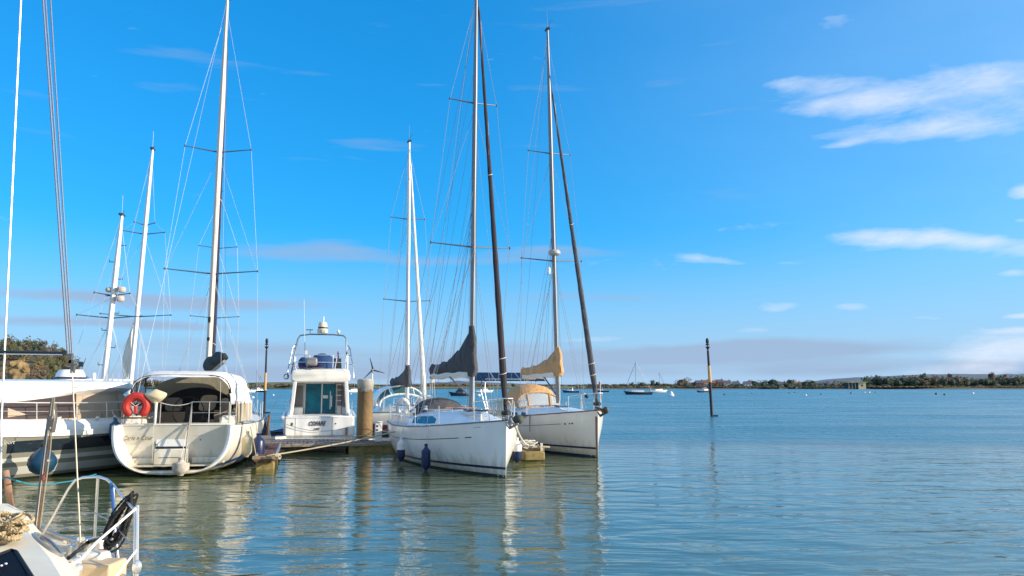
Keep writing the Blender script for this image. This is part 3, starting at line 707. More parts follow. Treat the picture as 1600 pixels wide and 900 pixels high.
x_ = x_for_px(hE, EW, -1, 665.5); a_ = hE.at(x_, -1)+V((0,-.15,0)); fender('fender', 'navy blue sausage fender hanging amidships on the middle white sloop', EW((a_.x, a_.y, .74)), .74, .14, navy, None, EW(a_+V((0,.10,.03))), 'fenders on the middle sloop')
a_ = hE.at(5.6, 1, 0, 0)+V((0,.22,0)); fender('fender', 'white and navy fender squeezed between the middle sloop and the rope-topped jetty end', EW((a_.x, a_.y, .80)), .75, .16, navy, whitef, EW(a_+V((0,-.12,.03))), None, .5)

# ------------------------------------------------------------------ F: white sloop on the right with tan canvas
def boat_F():
    bow = (3.07, 27.75); d = V((.33,-.944)).normalized(); L = 10.0; stern = (bow[0]-d.x*L, bow[1]-d.y*L)
    root = heading_root('sailing_yacht', 'white sloop on the right with tan sail cover, tan sprayhood and solar panels', 'sailing yacht', stern, bow)
    h = Hull(L, 3.35, 1.30, 1.30, 1.66, stern=.72, zk0=-.28, zk1=-.5, rake=.05, tr=-.3, pb=1.5, dpow=2.9); lo = loc_of(root)
    h.mesh().build('hull', gel3, root); h.deck(dz=-.02).build('deck', deckm, root)
    h.rail(.022, dz=.012).build('toe_rail', wood, root)
    h.band(lambda t: .235+.06*t, lambda t: .285+.08*t).build('boot_stripe', bootnavy, root); h.band(-.08, lambda t: .05+.03*t).build('antifouling', bootnavy, root)
    for sd in (-1, 1): h.band(lambda t: h.sheer(t)-.39, lambda t: h.sheer(t)-.372, .02, .86, sides=(sd,), r=1).build('styling_line', darkspar, root)
    for k, (a, b) in enumerate(((.875,.882),(.895,.900),(.905,.912))): h.band(lambda t: h.sheer(t)-.42, lambda t: h.sheer(t)-.36, a, b, sides=(-1,), r=1).build('maker_mark', darkspar, root)
    h.band(.0, 1.45, .992, 1.0, off=.006, sides=(-1,)).build('bow_chafe_strip', mat('brown_chafe_strip', (.25,.13,.09), .6), root)
    cr, rings = coachroof(h, root, 3.0, 8.9, 1.15, .35, .40, gel, fwd=.60)
    for i0, i1 in ((1,3),(4,5)): side_window(rings, i0, i1, .30, .85, -1, root, glassb); side_window(rings, i0, i1, .30, .85, 1, root, glassb)
    for sd in (-1, 1): MB().box((1.7, sd*.98, 1.42), (2.4, .22, .28), taper=.85).build('coaming', gel, root, bevel=.03)
    MB().box((1.6, 0, 1.315), (2.2, 1.5, .02)).build('cockpit_sole', black, root)
    # sprayhood: tan frame with clear panes
    prof = ((4.30,.94,.02),(4.10,.98,.62),(3.7,1.02,.92),(3.1,1.04,.97),(2.6,1.04,.95)); rr = []
    zb = 1.66
    for x, wd, hh in prof: rr.append([V((x, wd*cos(a), zb+hh*max(0, sin(a))**.7)) for a in [pi*k/20 for k in range(21)]])
    top = MB(); top.loft(rr[1:], closed=False, caps=False); hood = top.build('sprayhood', tanc, root)
    mbp = MB(); mbp.loft([rr[0], rr[1]], closed=False, caps=False)
    win = MB(); fr = MB()
    a0, a1 = rr[0], rr[1]
    A = [V((4.36, 1.10*cos(a), zb+.02)) for a in [pi*k/20 for k in range(21)]]
    segs = [(1,6),(7,13),(14,19)]
    for s0, s1 in segs:
        w = MB(); w.loft([[a0[k] for k in range(s0, s1+1)], [lerp(a0[k], a1[k], .90) for k in range(s0, s1+1)]], closed=False, caps=False); w.build('clear_pane', clear, hood, smooth=False)
    fr.tube(a1, .045, 6)
    for k in (0, 6.5, 13.5, 20):
        i = int(k); j = min(20, i+1); f_ = k-i
        fr.tube([lerp(a0[i], a0[j], f_), lerp(a1[i], a1[j], f_)], .045, 6)
    fr.tube(a0, .035, 6); fr.build('hood_border', tanc, hood)
    stanchions(h, root, (1.8, 3.4, 5.0, 6.6), -1, low=True); stanchions(h, root, (1.8, 3.4, 5.0, 6.6), 1); pulpit(h, root, 8.9, .62); pushpit(h, root)
    # solar arch
    ar = MB()
    for sd in (-1, 1): ar.tube([h.at(.3, sd, 0, .15), V((.1, sd*1.35, 2.3)), V((-.1, sd*1.25, 2.86))], .022, 6); ar.tube([h.at(1.0, sd, 0, .15), V((.7, sd*1.35, 2.3)), V((.5, sd*1.25, 2.86))], .022, 6)
    ar.tube([(-.1,-1.25,2.86),(-.1,1.25,2.86)], .022, 6); ar.tube([(.5,-1.25,2.86),(.5,1.25,2.86)], .022, 6); aro = ar.build('solar_arch', steel, root)
    rot = Matrix.Rotation(R(24), 3, 'Y')
    for k in range(3):
        pn = MB().box((.2, -1.42+1.26*k, 2.98), (.95, 1.22, .035), rot).build('solar_panel', solar, root, bevel=.004)
        g = MB()
        for q in range(1, 4): g.tube([V((.2,-1.42+1.26*k-.61+q*.305,2.98))+rot@V((-.46,0,.021)), V((.2,-1.42+1.26*k-.61+q*.305,2.98))+rot@V((.46,0,.021))], .004, 4)
        for e in (-.6, .6): g.tube([V((.2,-1.42+1.26*k+e,2.98))+rot@V((-.47,0,.01)), V((.2,-1.42+1.26*k+e,2.98))+rot@V((.47,0,.01))], .014, 4)
        g.build('panel_frame', alu, pn)
    base = lo(P(872, 630, 31.5)); top_ = lo(P(855.5, 47, 31.5)); zz = lambda py: P(870, py, 31.5).z
    bow_t = h.pt(1, h.sheer(1), 1)
    mast_set(root, base, top_, .082, alug, [(zz(408), 1.35, .25), (zz(240), .95, .18)], 1.4, base.x-.35, None, backstay=(0.05,0,1.3), wr=.0075)
    furled(root, (bow_t.x-.10, 0, 1.98), lo(P(859, 118, 31.3)), .115, greyc, strip=mat('pale_sail_edge', (.42,.40,.40), .8))
    MB().tube([lo(P(859, 118, 31.3)), top_], .008, 4).build('forestay', wire, root)
    MB().tube([base+V((.15,0,.1)), base+V((.15,0,1.1))], .03, 8).build('spinnaker_pole', alu, root)
    aft = V((base.x-4.0, 0, zz(583))); mb_ = V((base.x-.05, base.y, zz(580)))
    sail_cover(root, mb_, aft, zz(542), .17, tanc, sailw, fr=1.1, prow=.45)
    MB().tube([base+V((-.1,0,.3)), V((base.x-1.3, 0, mb_.z-.2))], .03, 8).build('kicker', darkspar, root)
    s = MB()
    for k in (-.05, .05): s.tube([aft+V((.5,k,-.2)), V((aft.x+.5, k*3, 1.75))], .008, 4)
    s.build('mainsheet', wrope, root)
    for sd in (-1, 1):
        p0 = mast_at(base, top_, zz(370))+V((-.08,sd*.05,0))
        for k in (.7, 1.8, 3.0): MB().tube([p0, V((base.x-k, sd*.12, mb_.z+.3))], .005, 4).build('lazy_jack', dwire, root)
    MB().tube([V((aft.x,0,aft.z)), top_], .005, 4).build('topping_lift', dwire, root)
    # radar dome on the mast
    rc = lerp(base, top_, (zz(400)-base.z)/(top_.z-base.z)); 
    ro = MB().lathe([(.01,0),(.20,.0),(.25,.05),(.25,.13),(.2,.2),(.01,.23)], rc+V((.34,-.12,-.02)), 16).build('radar_dome', mat('grey_radome', (.42,.42,.41), .4), root)
    MB().tube([rc, rc+V((.34,-.12,-.02))], .03, 6).build('radar_bracket', darkspar, ro)
    MB().lathe([(.01,0),(.06,.03),(.07,.22),(.05,.3),(.01,.32)], rc+V((.3,-.35,-.85)), 8).build('radar_reflector', whitef, root)
    MB().tube([rc+V((.3,-.35,-.5)), rc+V((.3,-.3,1.8))], .004, 4).build('signal_halyard', wire, root)
    # bow gear, small flag, rudder-like ball shape
    a = MB(); a.box((bow_t.x+.05,0,1.70), (.45,.16,.06)); a.build('bow_roller', wood, root, bevel=.008)
    an = MB(); an.tube([(bow_t.x-.25,0,1.78),(bow_t.x+.28,0,1.72),(bow_t.x+.38,0,1.58)], .03, 6); an.tube([(bow_t.x+.36,-.17,1.60),(bow_t.x+.16,0,1.48),(bow_t.x+.36,.17,1.60)], [.03,.05,.03], 8); an.ell((bow_t.x+.3,.16,1.68), (.15,.11,.13), 10, 7)
    an.build('anchor', mat('dark_anchor', (.10,.09,.08), .6, .3, var=.4), root)
    MB().tube([(bow_t.x+.02,.08,1.8),(bow_t.x+.06,.08,2.75)], .012, 5).build('flagstaff', whm, root)
    MB().box((bow_t.x-.02,.10,2.60), (.16,.01,.16)).build('pennant', mat('red_pennant', (.55,.15,.08), .8), root)
    MB().ell((bow_t.x-1.6,.3,2.15), (.09,.09,.09), 8, 6).build('anchor_ball', black, root)
    return root, h, lo
boatF, hF, loF = boat_F()
def FW(p): return (Matrix.Translation(boatF.location) @ Matrix.Rotation(boatF.rotation_euler.z, 4, 'Z')) @ V(p)

# ------------------------------------------------------------------ C: sailing yacht seen from astern, with cockpit tent
def boat_C():
    stern, bow = (-9.62, 22.15), (-12.05, 33.7)
    d = (V(bow)-V(stern)); L = d.length
    root = heading_root('sailing_yacht', 'cream sailing yacht seen from astern with white cockpit tent and red lifebuoy', 'sailing yacht', stern, bow)
    h = Hull(L, 3.75, 1.42, 1.34, 1.6, stern=.86, zk0=.05, zk1=-.4, rake=.1, tr=.16, pmid=2.5, pst=2.75, pb=1.35, tmax=.42); lo = loc_of(root)
    h.mesh(cap=False).build('hull', gel2, root); h.deck(.28, 1, dz=-.02).build('deck', deckm, root)
    h.rail(.022, .02, 1, dz=.012).build('toe_rail', alug, root)
    h.band(lambda t: .20+.06*t, lambda t: .32+.08*t, .015).build('boot_stripe', bootblue, root); h.band(.0, .09, .0, 1).build('antifouling', antif, root)
    # scooped transom: rim, tub walls, slanted back wall, platform floor
    m = 16; zk, zt = h.keel(0), h.sheer(0)
    def ring(off, dx):
        pts = []
        for sd in (-1, 1):
            col = []
            for j in range(m+1):
                z = zk+(zt-zk)*((j/m)**1.35)
                p = h.pt(0, z, sd); 
                q = V((p.x+dx, p.y, p.z)); 
                if off: 
                    y = abs(p.y)-off; q = V((p.x+dx, sd*max(.02, y), max(z, zk+off*.9)))
                col.append(q)
            pts += col[::-1] if sd < 0 else col
        return pts
    outer, inner = ring(0, 0), ring(.13, -.0)
    MB().loft([outer, [p+V((-.025,0,.0)) for p in ring(.065, 0)], inner], closed=False, caps=False).build('transom_rim', gel, root)
    def wallx(z): return .62-.42*min(1, max(0, (z-.30)/1.1))
    tub = MB(); ins = [p for p in inner]; back = [V((wallx(p.z), p.y*.93, p.z)) for p in ins]
    tub.loft([ins, back], closed=False, caps=False); tub.build('transom_recess', gel2, root)
    w = MB(); zz_ = [.30, .55, .85, 1.10, 1.40]; rows = []
    for z in zz_:
        y = h.pt(0, z, 1).y-.13; rows.append([V((wallx(z), y*k*.95, z)) for k in (-1,-.6,-.2,.2,.6,1)])
    w.loft(rows, closed=False, caps=False); w.build('transom_wall', gel2, root)
    y3 = h.pt(0, .30, 1).y-.12
    MB().prism([(.64,-y3,.30),(.64,y3,.30),(-.02,y3*.93,.30),(-.05,0,.30),(-.02,-y3*.93,.30)], (0,0,-.03)).build('bathing_platform', gel2, root, smooth=False)
    MB().box((.28,.45,.306), (.01,1.9,.004)).build('platform_seam', stripeg, root)
    MB().box((.28,-.75,.306), (.01,.9,.004)).build('platform_seam', stripeg, root)
    # lockers either side forming low seats, and the steps
    for sd in (-1, 1): MB().box((.52, sd*.90, .39), (.22, .9, .17)).build('locker', gel2, root, bevel=.03)
    st = MB().box((.36,.10,.52), (.26,.86,.44)).build('step', gel2, root, bevel=.02)
    st2 = MB().box((.42,.10,.92), (.14,.86,.26)).build('step', gel, root, bevel=.02)
    MB().box((.345,.10,.765), (.02,.84,.05)).build('step_recess', black, st2); MB().box((.225,.10,.50), (.01,.6,.012)).build('step_gap', black, st)
    for sd in (-1, 1): MB().tube([(.30,.1+sd*.47,.34),(.26,.1+sd*.47,.9),(.16,.1+sd*.47,1.45),(.2,.1+sd*.47,1.5)], .013, 6).build('step_handrail', steel, root)
    ang_ = math.atan2(.42, 1.1)
    text('boat_name', "Carle n Cour", .18, gold, root, (wallx(1.18)-.02, 1.0, 1.0), (pi/2-ang_*.0, 0, -pi/2), .45, sx=.8).rotation_euler = (pi/2, 0, -pi/2)
    text('port_letters', "TL", .11, lettr, root, (wallx(.95)-.02, .50, .80), (pi/2, 0, -pi/2), 0)
    MB().box((wallx(1.05)-.012,-.62,1.10), (.01,.26,.02)).build('deck_mark', lettr, root); MB().ell((wallx(1.0)-.012,-.68,.98), (.02,.02,.02), 6, 4).build('shower_inlet', lettr, root)
    # aft deck and cockpit
    MB().prism([(.18,-1.50,1.40),(.18,1.50,1.40),(.95,1.55,1.40),(.95,-1.55,1.40)], (0,0,.045)).build('aft_deck', gel2, root, bevel=.015)
    for sd in (-1, 1): MB().box((2.1, sd*1.32, 1.50), (2.6, .42, .30), taper=.9).build('coaming', gel2, root, bevel=.04)
    MB().box((2.1,0,1.0), (2.5,2.3,.04)).build('cockpit_sole', plankg, root)
    MB().box((.9,0,1.2), (.05,2.3,.42)).build('cockpit_aft_panel', gel2, root)
    cr, rings = coachroof(h, root, 3.5, 9.8, 1.25, .4, .42, gel2, fwd=.6)
    # the tent: aft hoop, forward hoop, roof and side curtains
    def hoop(x, w, z0, z1, sq=.34, n=22):
        return [V((x, w*(1 if cos(a) > 0 else -1)*abs(cos(a))**sq*1.0, z0+(z1-z0)*max(0, sin(a))**.40)) for a in [pi*k/n for k in range(n+1)]]
    h0, h1, h2, h3 = hoop(.85,1.40,1.55,2.86), hoop(1.6,1.48,1.55,2.98), hoop(2.9,1.62,1.60,2.96), hoop(4.3,1.66,1.62,2.05)
    def pick(hp, a, b): return hp[a:b+1]
    roof = MB(); roof.loft([pick(h0,4,18), pick(h1,4,18), pick(h2,3,19), ][0:2], closed=False, caps=False)
    rings_t = [[lerp(h0[k], h0[k]+V((-.12,0,-.05)), 1) for k in range(3, 20)], h0[3:20], h1[3:20], h2[3:20]]
    rings_t = [[p+V((0,0,.02*sin(i*3+k*1.3))) for k, p in enumerate(r_)] for i, r_ in enumerate(rings_t)]
    roof = MB().loft(rings_t, closed=False, caps=False); ro = roof.build('tent_roof', whitec, root)
    ro.modifiers.new('thick', 'SOLIDIFY').thickness = .012
    # side curtain on the starboard side: white, hanging to the coaming, and a clear one to port
    for sd, mm, nm in ((-1, whitec, 'side_curtain'), (1, clear, 'clear_side_curtain')):
        idx = range(0, 4) if sd > 0 else range(22, 18, -1)
        rows = []
        for hp, zlow in ((h0, .35), (h1, .32), (h2, .30), (h3, .28)):
            base_z = 1.98 if sd < 0 else 1.62
            col = [hp[3 if sd > 0 else 19]]
            e = hp[0 if sd > 0 else 22]; bz = max(base_z, e.z)
            for f_ in (.33, .66, 1): col.append(V((col[0].x, lerp(col[0], e, f_).y+.03*sin(f_*7+hp[0].x*2)*sd, col[0].z+(bz-col[0].z)*f_)))
            rows.append(col)
        MB().loft(rows, closed=False, caps=False).build(nm, mm, ro)
    for hp in (h0, h1, h2): MB().tube(hp, .015, 6).build('tent_hoop', steel, ro)
    MB().tube([p+V((-.02,0,-.03)) for p in h0[2:21]], .035, 6).build('tent_hem', blackf, ro)
    # dark side flaps inside the port edge
    for k, y in ((5, 1.15), (8, .72), (18, -1.18)): MB().tube([h0[k]+V((.1,0,-.02)), V((1.15, h0[k].y*1.0, 1.62))], .02, 5).build('tent_strap', blackf, ro)
    # forward wall of the tent = sprayhood back: olive canvas with a big dark arch and two panes
    X = 3.25
    o1 = [V((X, 1.50*cos(a), 1.45+1.42*max(0, sin(a))**.45)) for a in [pi*k/24 for k in range(25)]]
    wl = MB().add(o1, [tuple(range(25))]); fw = wl.build('forward_curtain', olivec, ro)
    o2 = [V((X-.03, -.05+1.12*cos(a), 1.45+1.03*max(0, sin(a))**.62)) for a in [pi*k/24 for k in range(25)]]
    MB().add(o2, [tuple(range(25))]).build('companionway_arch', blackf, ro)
    def pane(y0, y1, z0, z1, m_, nm, tl=.0):
        c_ = V((X-.05, (y0+y1)/2, (z0+z1)/2)); pts = []
        for k in range(20):
            a = 2*pi*k/20; sx = abs(cos(a))**.5*(1 if cos(a) > 0 else -1); sz = abs(sin(a))**.5*(1 if sin(a) > 0 else -1)
            pts.append(c_+V((0, sx*(y1-y0)/2+tl*sz, sz*(z1-z0)/2)))
        MB().add(pts, [tuple(range(20))]).build(nm, m_, ro)
    pane(.42,.95,1.72,2.16, mat('olive_pane', (.25,.23,.19), .3), 'tent_window'); pane(-.62,-.10,1.72,2.24, mat('buff_pane', (.55,.45,.30), .5, var=.4, vscale=3), 'tent_window', -.05); pane(-1.02,-.76,1.65,2.14, mat('buff_pane', (.5,.4,.3), .5), 'tent_window')
    MB().box((X-.10,.75,1.45), (.05,1.1,.5)).build('bulkhead_panel', beigec, root); MB().box((X-.10,-.95,1.45), (.05,.75,.6)).build('bulkhead_panel', beigec, root)
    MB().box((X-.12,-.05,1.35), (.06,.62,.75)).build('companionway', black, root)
    wh = MB().tube([(1.7, cos(a)*.45-.05, 1.75+sin(a)*.45) for a in [2*pi*k/24 for k in range(24)]], .018, 6, closed=True)
    for k in range(4): wh.tube([(1.7,-.05,1.75),(1.7,-.05+cos(k*pi/2+.4)*.45,1.75+sin(k*pi/2+.4)*.45)], .012, 5)
    who = wh.build('steering_wheel', black, root); MB().box((1.85,-.05,1.45), (.2,.24,.9), taper=.8).build('pedestal', black, who)
    # stern rails with gate
    rl = MB(); ht = .62
    for sd in (-1, 1):
        pts = [V((1.7,sd*1.58,1.42)), V((.9,sd*1.56,1.44)), V((.28,sd*1.44,1.44)), V((.22,sd*.9,1.45)), V((.22,sd*.42,1.45))]
        rl.tube([p+V((0,0,ht)) for p in pts], .012, 6); rl.tube([p+V((0,0,ht*.5)) for p in pts], .008, 6)
        for p in pts: rl.tube([p, p+V((0,0,ht))], .015, 6)
    rl.build('pushpit', mat('dull_rail_steel', (.45,.43,.40), .35, .8), root)
    MB().tube(sag((.22,.42,2.05), (.22,-.42,2.05), .08, 8), .012, 5).build('gate_line', wrope, root)
    # port bench board on the rail
    MB().box((.30,1.15,1.62), (.22,.85,.04)).build('rail_board', timber, root)
    MB().tube([(.2,-.42,2.05),(-.05,-.35,.32),(-.2,-.28,.25)], .022, 6).build('boarding_pole', darkspar, root)
    # clear stern-quarter dodgers
    MB().prism([V((1.0,-1.62,1.45)), V((2.9,-1.78,1.45)), V((2.9,-1.74,1.98)), V((1.0,-1.58,1.98))], (0,.01,0)).build('quarter_dodger', mat('amber_clear_sheet', (.50,.43,.30), .3, var=.5, vscale=5, stretch=(1,1,.3)), root)
    for x in (1.0, 1.4, 1.9, 2.4, 2.9): MB().tube([V((x,-1.60-(x-1)*.09,1.43)), V((x,-1.58-(x-1)*.09,2.06))], .018, 6).build('stanchion', timber if x < 2 else steel, root)
    stanchions(h, root, (5.0, 6.8, 8.6), -1); stanchions(h, root, (3.4, 5.0, 6.8, 8.6), 1); pulpit(h, root, 10.2)
    # mast: base hidden behind the tent
    base = lo(P(324, 598, 28.3)); top = lo(P(355.5, -3, 28.3)); zz = lambda py: P(325, py, 28.3).z
    base.z = 1.80
    mast_set(root, base, top, .105, mat('cream_painted_mast', (.66,.60,.51), .35, var=.15, vscale=3, stretch=(1,1,.2)), [(zz(428), 1.62, .35), (zz(238), 1.18, .25)], 1.62, base.x-.5, None, backstay=(.3,1.2,1.45), wr=.0045, extra=False)
    MB().tube([(.3,-1.2,1.45), top], .005, 4).build('backstay', wire, root)
    a, b = base+V((.16,-.13,.9)), lerp(base, top, .92)+V((.10,-.07,0)); furled(root, a, b, .075, mat('navy_mast_sleeve', (.016,.022,.07), .7, var=.4), name='mainsail_sleeve')
    MB().box(lerp(base, top, .20)+V((-.15,.02,0)), (.07,.09,.20)).build('mast_winch_box', black, root)
    MB().box(lerp(base, top, .155)+V((-.15,.02,0)), (.07,.09,.12)).build('mast_winch_box', black, root)
    # dark sail bundle on the swung-out boom
    g0 = lo(P(325, 572, 28.0)); g1 = lo(P(351, 558, 24.6)); rr = []
    for i in range(13):
        u = i/12; c_ = lerp(g0, g1, u); dr = (g1-g0).normalized(); sdv = dr.cross(V((0,0,1))).normalized()
        wv_ = .27*(1-.25*u)*(.6+.4*min(1, u*5)); zt_ = .52+.12*sin(u*11+1)-.30*max(0,u-.5); zb_ = -.62*(1-u*.7)-.05*sin(u*5)
        rr.append([c_+sdv*cos(q)*wv_*(1-.45*max(0,u-.6)*2)*(1+.25*sin(u*17+q*3))+V((0,0,(zt_ if sin(q) > 0 else -zb_)*sin(q)*.55)) for q in [2*pi*k/12 for k in range(12)]])
    MB().loft(rr).build('sail_cover', mat('black_green_canvas', (.018,.028,.030), .8, var=.5, vscale=5, bump=.04, bscale=5), root, sub=1)
    MB().tube([g0+V((0,0,-.28)), g1+V((0,0,-.14))], .06, 8).build('boom', alug, root)
    MB().tube([g1+V((0,0,.3)), top], .005, 4).build('topping_lift', dwire, root)
    return root, h, lo
boatC, hC, loC = boat_C()
def CW(p): return (Matrix.Translation(boatC.location) @ Matrix.Rotation(boatC.rotation_euler.z, 4, 'Z')) @ V(p)
# red horseshoe lifebuoy and outboard-cover on the stern rail
lb = thing('horseshoe_lifebuoy', 'red horseshoe lifebuoy strapped to the stern rail of the cream yacht', 'lifebuoy', CW((.16, 1.05, 1.66)), boatC.rotation_euler.z)
MB().tube([V((-.02, -.27*cos(a)*1.0, .30+.27*sin(a))) for a in [R(-62)+R(304)*k/20 for k in range(21)]], [.09]+[.122]*19+[.09], 10).build('ring', orange, lb)
MB().box((-.08,0,.20), (.05,.10,.24)).build('light', redp, lb, bevel=.02)
MB().box((.0,0,.34), (.05,.26,.07)).build('strap', black, lb); MB().tube([(-.06,-.2,.45),(-.10,0,.30),(-.06,.2,.45)], .012, 5).build('strap', wrope, lb)
ob = thing('covered_outboard', 'cream canvas bag over an outboard motor on the stern rail beside the red lifebuoy', 'outboard motor', CW((.10, .52, 1.50)), boatC.rotation_euler.z)
rr = []
for i in range(9):
    u = i/8; k = sin(pi*min(1, u*.92+.05))**.55
    rr.append([V((.02+.17*k*cos(q)*(1+.1*sin(3*q+i)), (.34*k*sin(q)+.03)*(1 if u < .8 else .85), .53+.40*u+.03*sin(q*2+i))) for q in [2*pi*j/12 for j in range(12)]])
rr = [[V((p.x, p.y*(.25+.75*min(1,(i/8)*1.8)), p.z)) for p in r_] for i, r_ in enumerate(rr)]
MB().loft(rr).build('cover', creamf, ob, sub=1)
MB().tube([(.0,0,-.05),(.0,0,.58)], [.03,.045], 8).build('shaft', whm, ob)
# fenders around C
fender('fender', 'round cream ball fender hanging from the middle of the cream yacht transom', CW((-.35, -.32, .50)), .46, .225, mat('mottled_ball_vinyl', (.52,.47,.40), .6, var=.35, vscale=9), None, CW((.2,-.36,1.46)))
p = hC.at(1.0, -1); fender('fender', 'cream cylindrical fender on the sunny side of the cream yacht', CW((1.0, p.y-.20, 1.12)), .72, .15, creamf, None, CW(p+V((0,.05,.03))))
p = hC.at(2.8, -1); fender('fender', 'large navy fender wedged between the cream yacht and the narrow jetty', CW((2.3, p.y-.26, .98)), .95, .20, navy, None, CW(p+V((0,.05,.03))))
for x_, yy, lbl in ((.15, 1.42, 'white'),):
    pass
# ------------------------------------------------------------------ D: flybridge motor cruiser seen from astern
def boat_D():
    stern = (-8.15, 33.0); bow = (-10.6, 42.6); d = V(bow)-V(stern); L = d.length
    root = heading_root('motor_cruiser', 'white flybridge motor cruiser berthed stern-to with teal glass doors and radar arch', 'motor boat', stern, bow)
    h = Hull(L, 3.15, 1.25, 1.35, 1.7, stern=.93, zk0=-.2, rake=.6, tr=-.12, pmid=4, pst=5, pb=1.4, tmax=.4); lo = loc_of(root)
    h.mesh().build('hull', gel, root); h.deck(dz=-.02).build('deck', deckm, root); h.rail(.035, dz=0).build('rub_rail', gel, root)
    h.band(.02, .16).build('boot_stripe', bootnavy, root)
    # transom face: curved door line, name, platform, exhaust
    MB().box((-.35,0,.33), (.85,2.75,.10)).build('bathing_platform', gel, root, bevel=.03)
    tp = MB().box((.02,0,.86), (.10,2.82,.82)).build('transom', gel, root, bevel=.04)
    MB().box((-.035,-.52,.84), (.012,.014,.74)).build('door_seam', black, tp); MB().box((-.035,.98,.84), (.012,.012,.74)).build('door_seam', stripeg, tp)
    MB().box((-.035,0.3,1.20), (.012,2.2,.014)).build('moulding_line', stripeg, tp)
    text('boat_name', "COFARE", .25, lettr, tp, (-.052, .12, .88), (pi/2, 0, -pi/2), .35, sx=.72)
    text('port_name', "CAEN", .11, lettr, tp, (-.045, .12, .70), (pi/2, 0, -pi/2), .3, sx=.8)
    MB().box((-.045,1.12,.95), (.01,.06,.12)).build('vent', black, tp); MB().ell((-.04,-.66,.95), (.02,.03,.03), 8, 5).build('fuel_cap', black, tp)
    MB().box((-.10,-1.12,.62), (.10,.10,.30)).build('trim_bracket', mat('brown_bracket', (.30,.18,.12), .7), tp, bevel=.01)
    # cockpit sides and saloon
    for sd in (-1, 1): MB().prism([(.1,sd*1.33,1.22),(3.2,sd*1.42,1.30),(3.2,sd*1.42,1.46),(.1,sd*1.33,1.32)], (0,-sd*.14,0)).build('coaming', gel, root, bevel=.02)
    # saloon body: tapering sides, big wrap-round posts that carry the flybridge overhang
    sal = []
    for x, wb, wt, zt in ((1.3,1.33,1.16,2.72),(2.6,1.33,1.16,2.75),(4.6,1.26,1.05,2.72),(6.0,1.10,.75,1.95),(7.2,.75,.5,1.75)):
        sal.append([V((x,-wb,1.2)), V((x,-wb+.02,1.5)), V((x,-wt,zt-.08)), V((x,-wt+.15,zt)), V((x,wt-.15,zt)), V((x,wt,zt-.08)), V((x,wb-.02,1.5)), V((x,wb,1.2))])
    body = MB().loft(sal[1:]).build('saloon', gel, root, bevel=.02)
    for sd in (-1, 1):
        MB().prism([(1.25,sd*1.30,1.22),(2.62,sd*1.34,1.22),(2.62,sd*1.17,2.72),(.95,sd*1.17,2.72)], (0,-sd*.16,0)).build('side_post', gel, body, bevel=.03)
        MB().prism([(2.9,sd*1.345,1.75),(4.4,sd*1.30,1.75),(4.3,sd*1.17,2.5),(3.0,sd*1.20,2.5)], (0,sd*.012,0)).build('saloon_window', glassd, body)
    # bulkhead with sliding glass doors, curtained window, ladder
    bx = 2.55
    MB().box((bx,0,1.95), (.06,2.3,1.5)).build('bulkhead', mat('bulkhead_moulding', (.62,.61,.58), .4, var=.08), body)
    for y0, y1 in ((-.07,.66),(-.72,-.09)):
        pn = MB().box((bx-.05,(y0+y1)/2,1.96), (.012,y1-y0,1.40)).build('door_pane', glasst, body, smooth=False)
        f = MB()
        for y in (y0, y1): f.box((bx-.058,y,1.96), (.03,.035,1.44))
        f.box((bx-.058,(y0+y1)/2,2.66), (.03,y1-y0,.035)); f.box((bx-.058,(y0+y1)/2,1.26), (.03,y1-y0,.035)); f.build('door_frame', whm, pn)
    MB().box((bx-.06,-.24,2.05), (.01,.22,.14)).build('door_notice', whitef, body)
    MB().box((bx-.10,-.52,1.85), (.02,.03,.5)).build('door_handle', steel, body)
    MB().prism([(bx-.045,1.12,1.62),(bx-.045,.75,1.62),(bx-.045,.75,2.55),(bx-.045,1.02,2.55)], (-.012,0,0)).build('saloon_aft_window', curtain, body)
    MB().prism([(bx-.045,-1.12,1.62),(bx-.045,-.78,1.62),(bx-.045,-.78,2.55),(bx-.045,-1.02,2.55)], (-.012,0,0)).build('saloon_aft_window', curtain, body)
    MB().box((bx-.18,1.0,1.38), (.3,.55,.40)).build('cockpit_locker', gel, root, bevel=.02); MB().box((bx-.18,-1.0,1.38), (.3,.45,.42)).build('cockpit_locker', gel, root, bevel=.02)
    ld = MB()
    for y in (-.68, -.95): ld.tube([(bx-.75,y,1.25),(bx-.42,y,2.75)], .018, 6)
    ldo = ld.build('ladder', darkspar, root)
    for k in range(6): MB().box((bx-.72+.058*k*1.0,-.815,1.40+.24*k), (.11,.25,.03)).build('rung', whitef, ldo)
    MB().tube([(bx-.62,-.45,1.5),(bx-.6,-.45,2.3)], .02, 6).build('handhold', whitef, root)
    # flybridge overhang and deck moulding
    fl = []
    for x, w, z0, z1 in ((.95,1.20,2.74,3.14),(1.0,1.25,2.70,3.26),(1.25,1.27,2.68,3.31),(3.5,1.25,2.68,3.30),(5.2,1.05,2.70,3.35),(5.9,.8,2.75,3.30)):
        fl.append([V((x,-w,z0+.08)), V((x,-w-.02,(z0+z1)/2)), V((x,-w+.06,z1-.04)), V((x,-w+.2,z1)), V((x,w-.2,z1)), V((x,w-.06,z1-.04)), V((x,w+.02,(z0+z1)/2)), V((x,w,z0+.08)), V((x,w-.15,z0)), V((x,-w+.15,z0))])
    fb = MB().loft(fl).build('flybridge', mat('cream_gelcoat', (.78,.74,.64), .3, coat=.3), root, bevel=.02)
    ws = MB().prism([(4.6,-1.0,3.3),(4.6,1.0,3.3),(4.2,.95,3.85),(4.2,-.95,3.85)], (.03,0,.02)).build('flybridge_windscreen', glassd, fb)
    r = MB(); z0 = 3.28
    loop = [(3.6,-1.15),(1.1,-1.15),(1.05,-.9),(1.05,.9),(1.1,1.15),(3.6,1.15)]
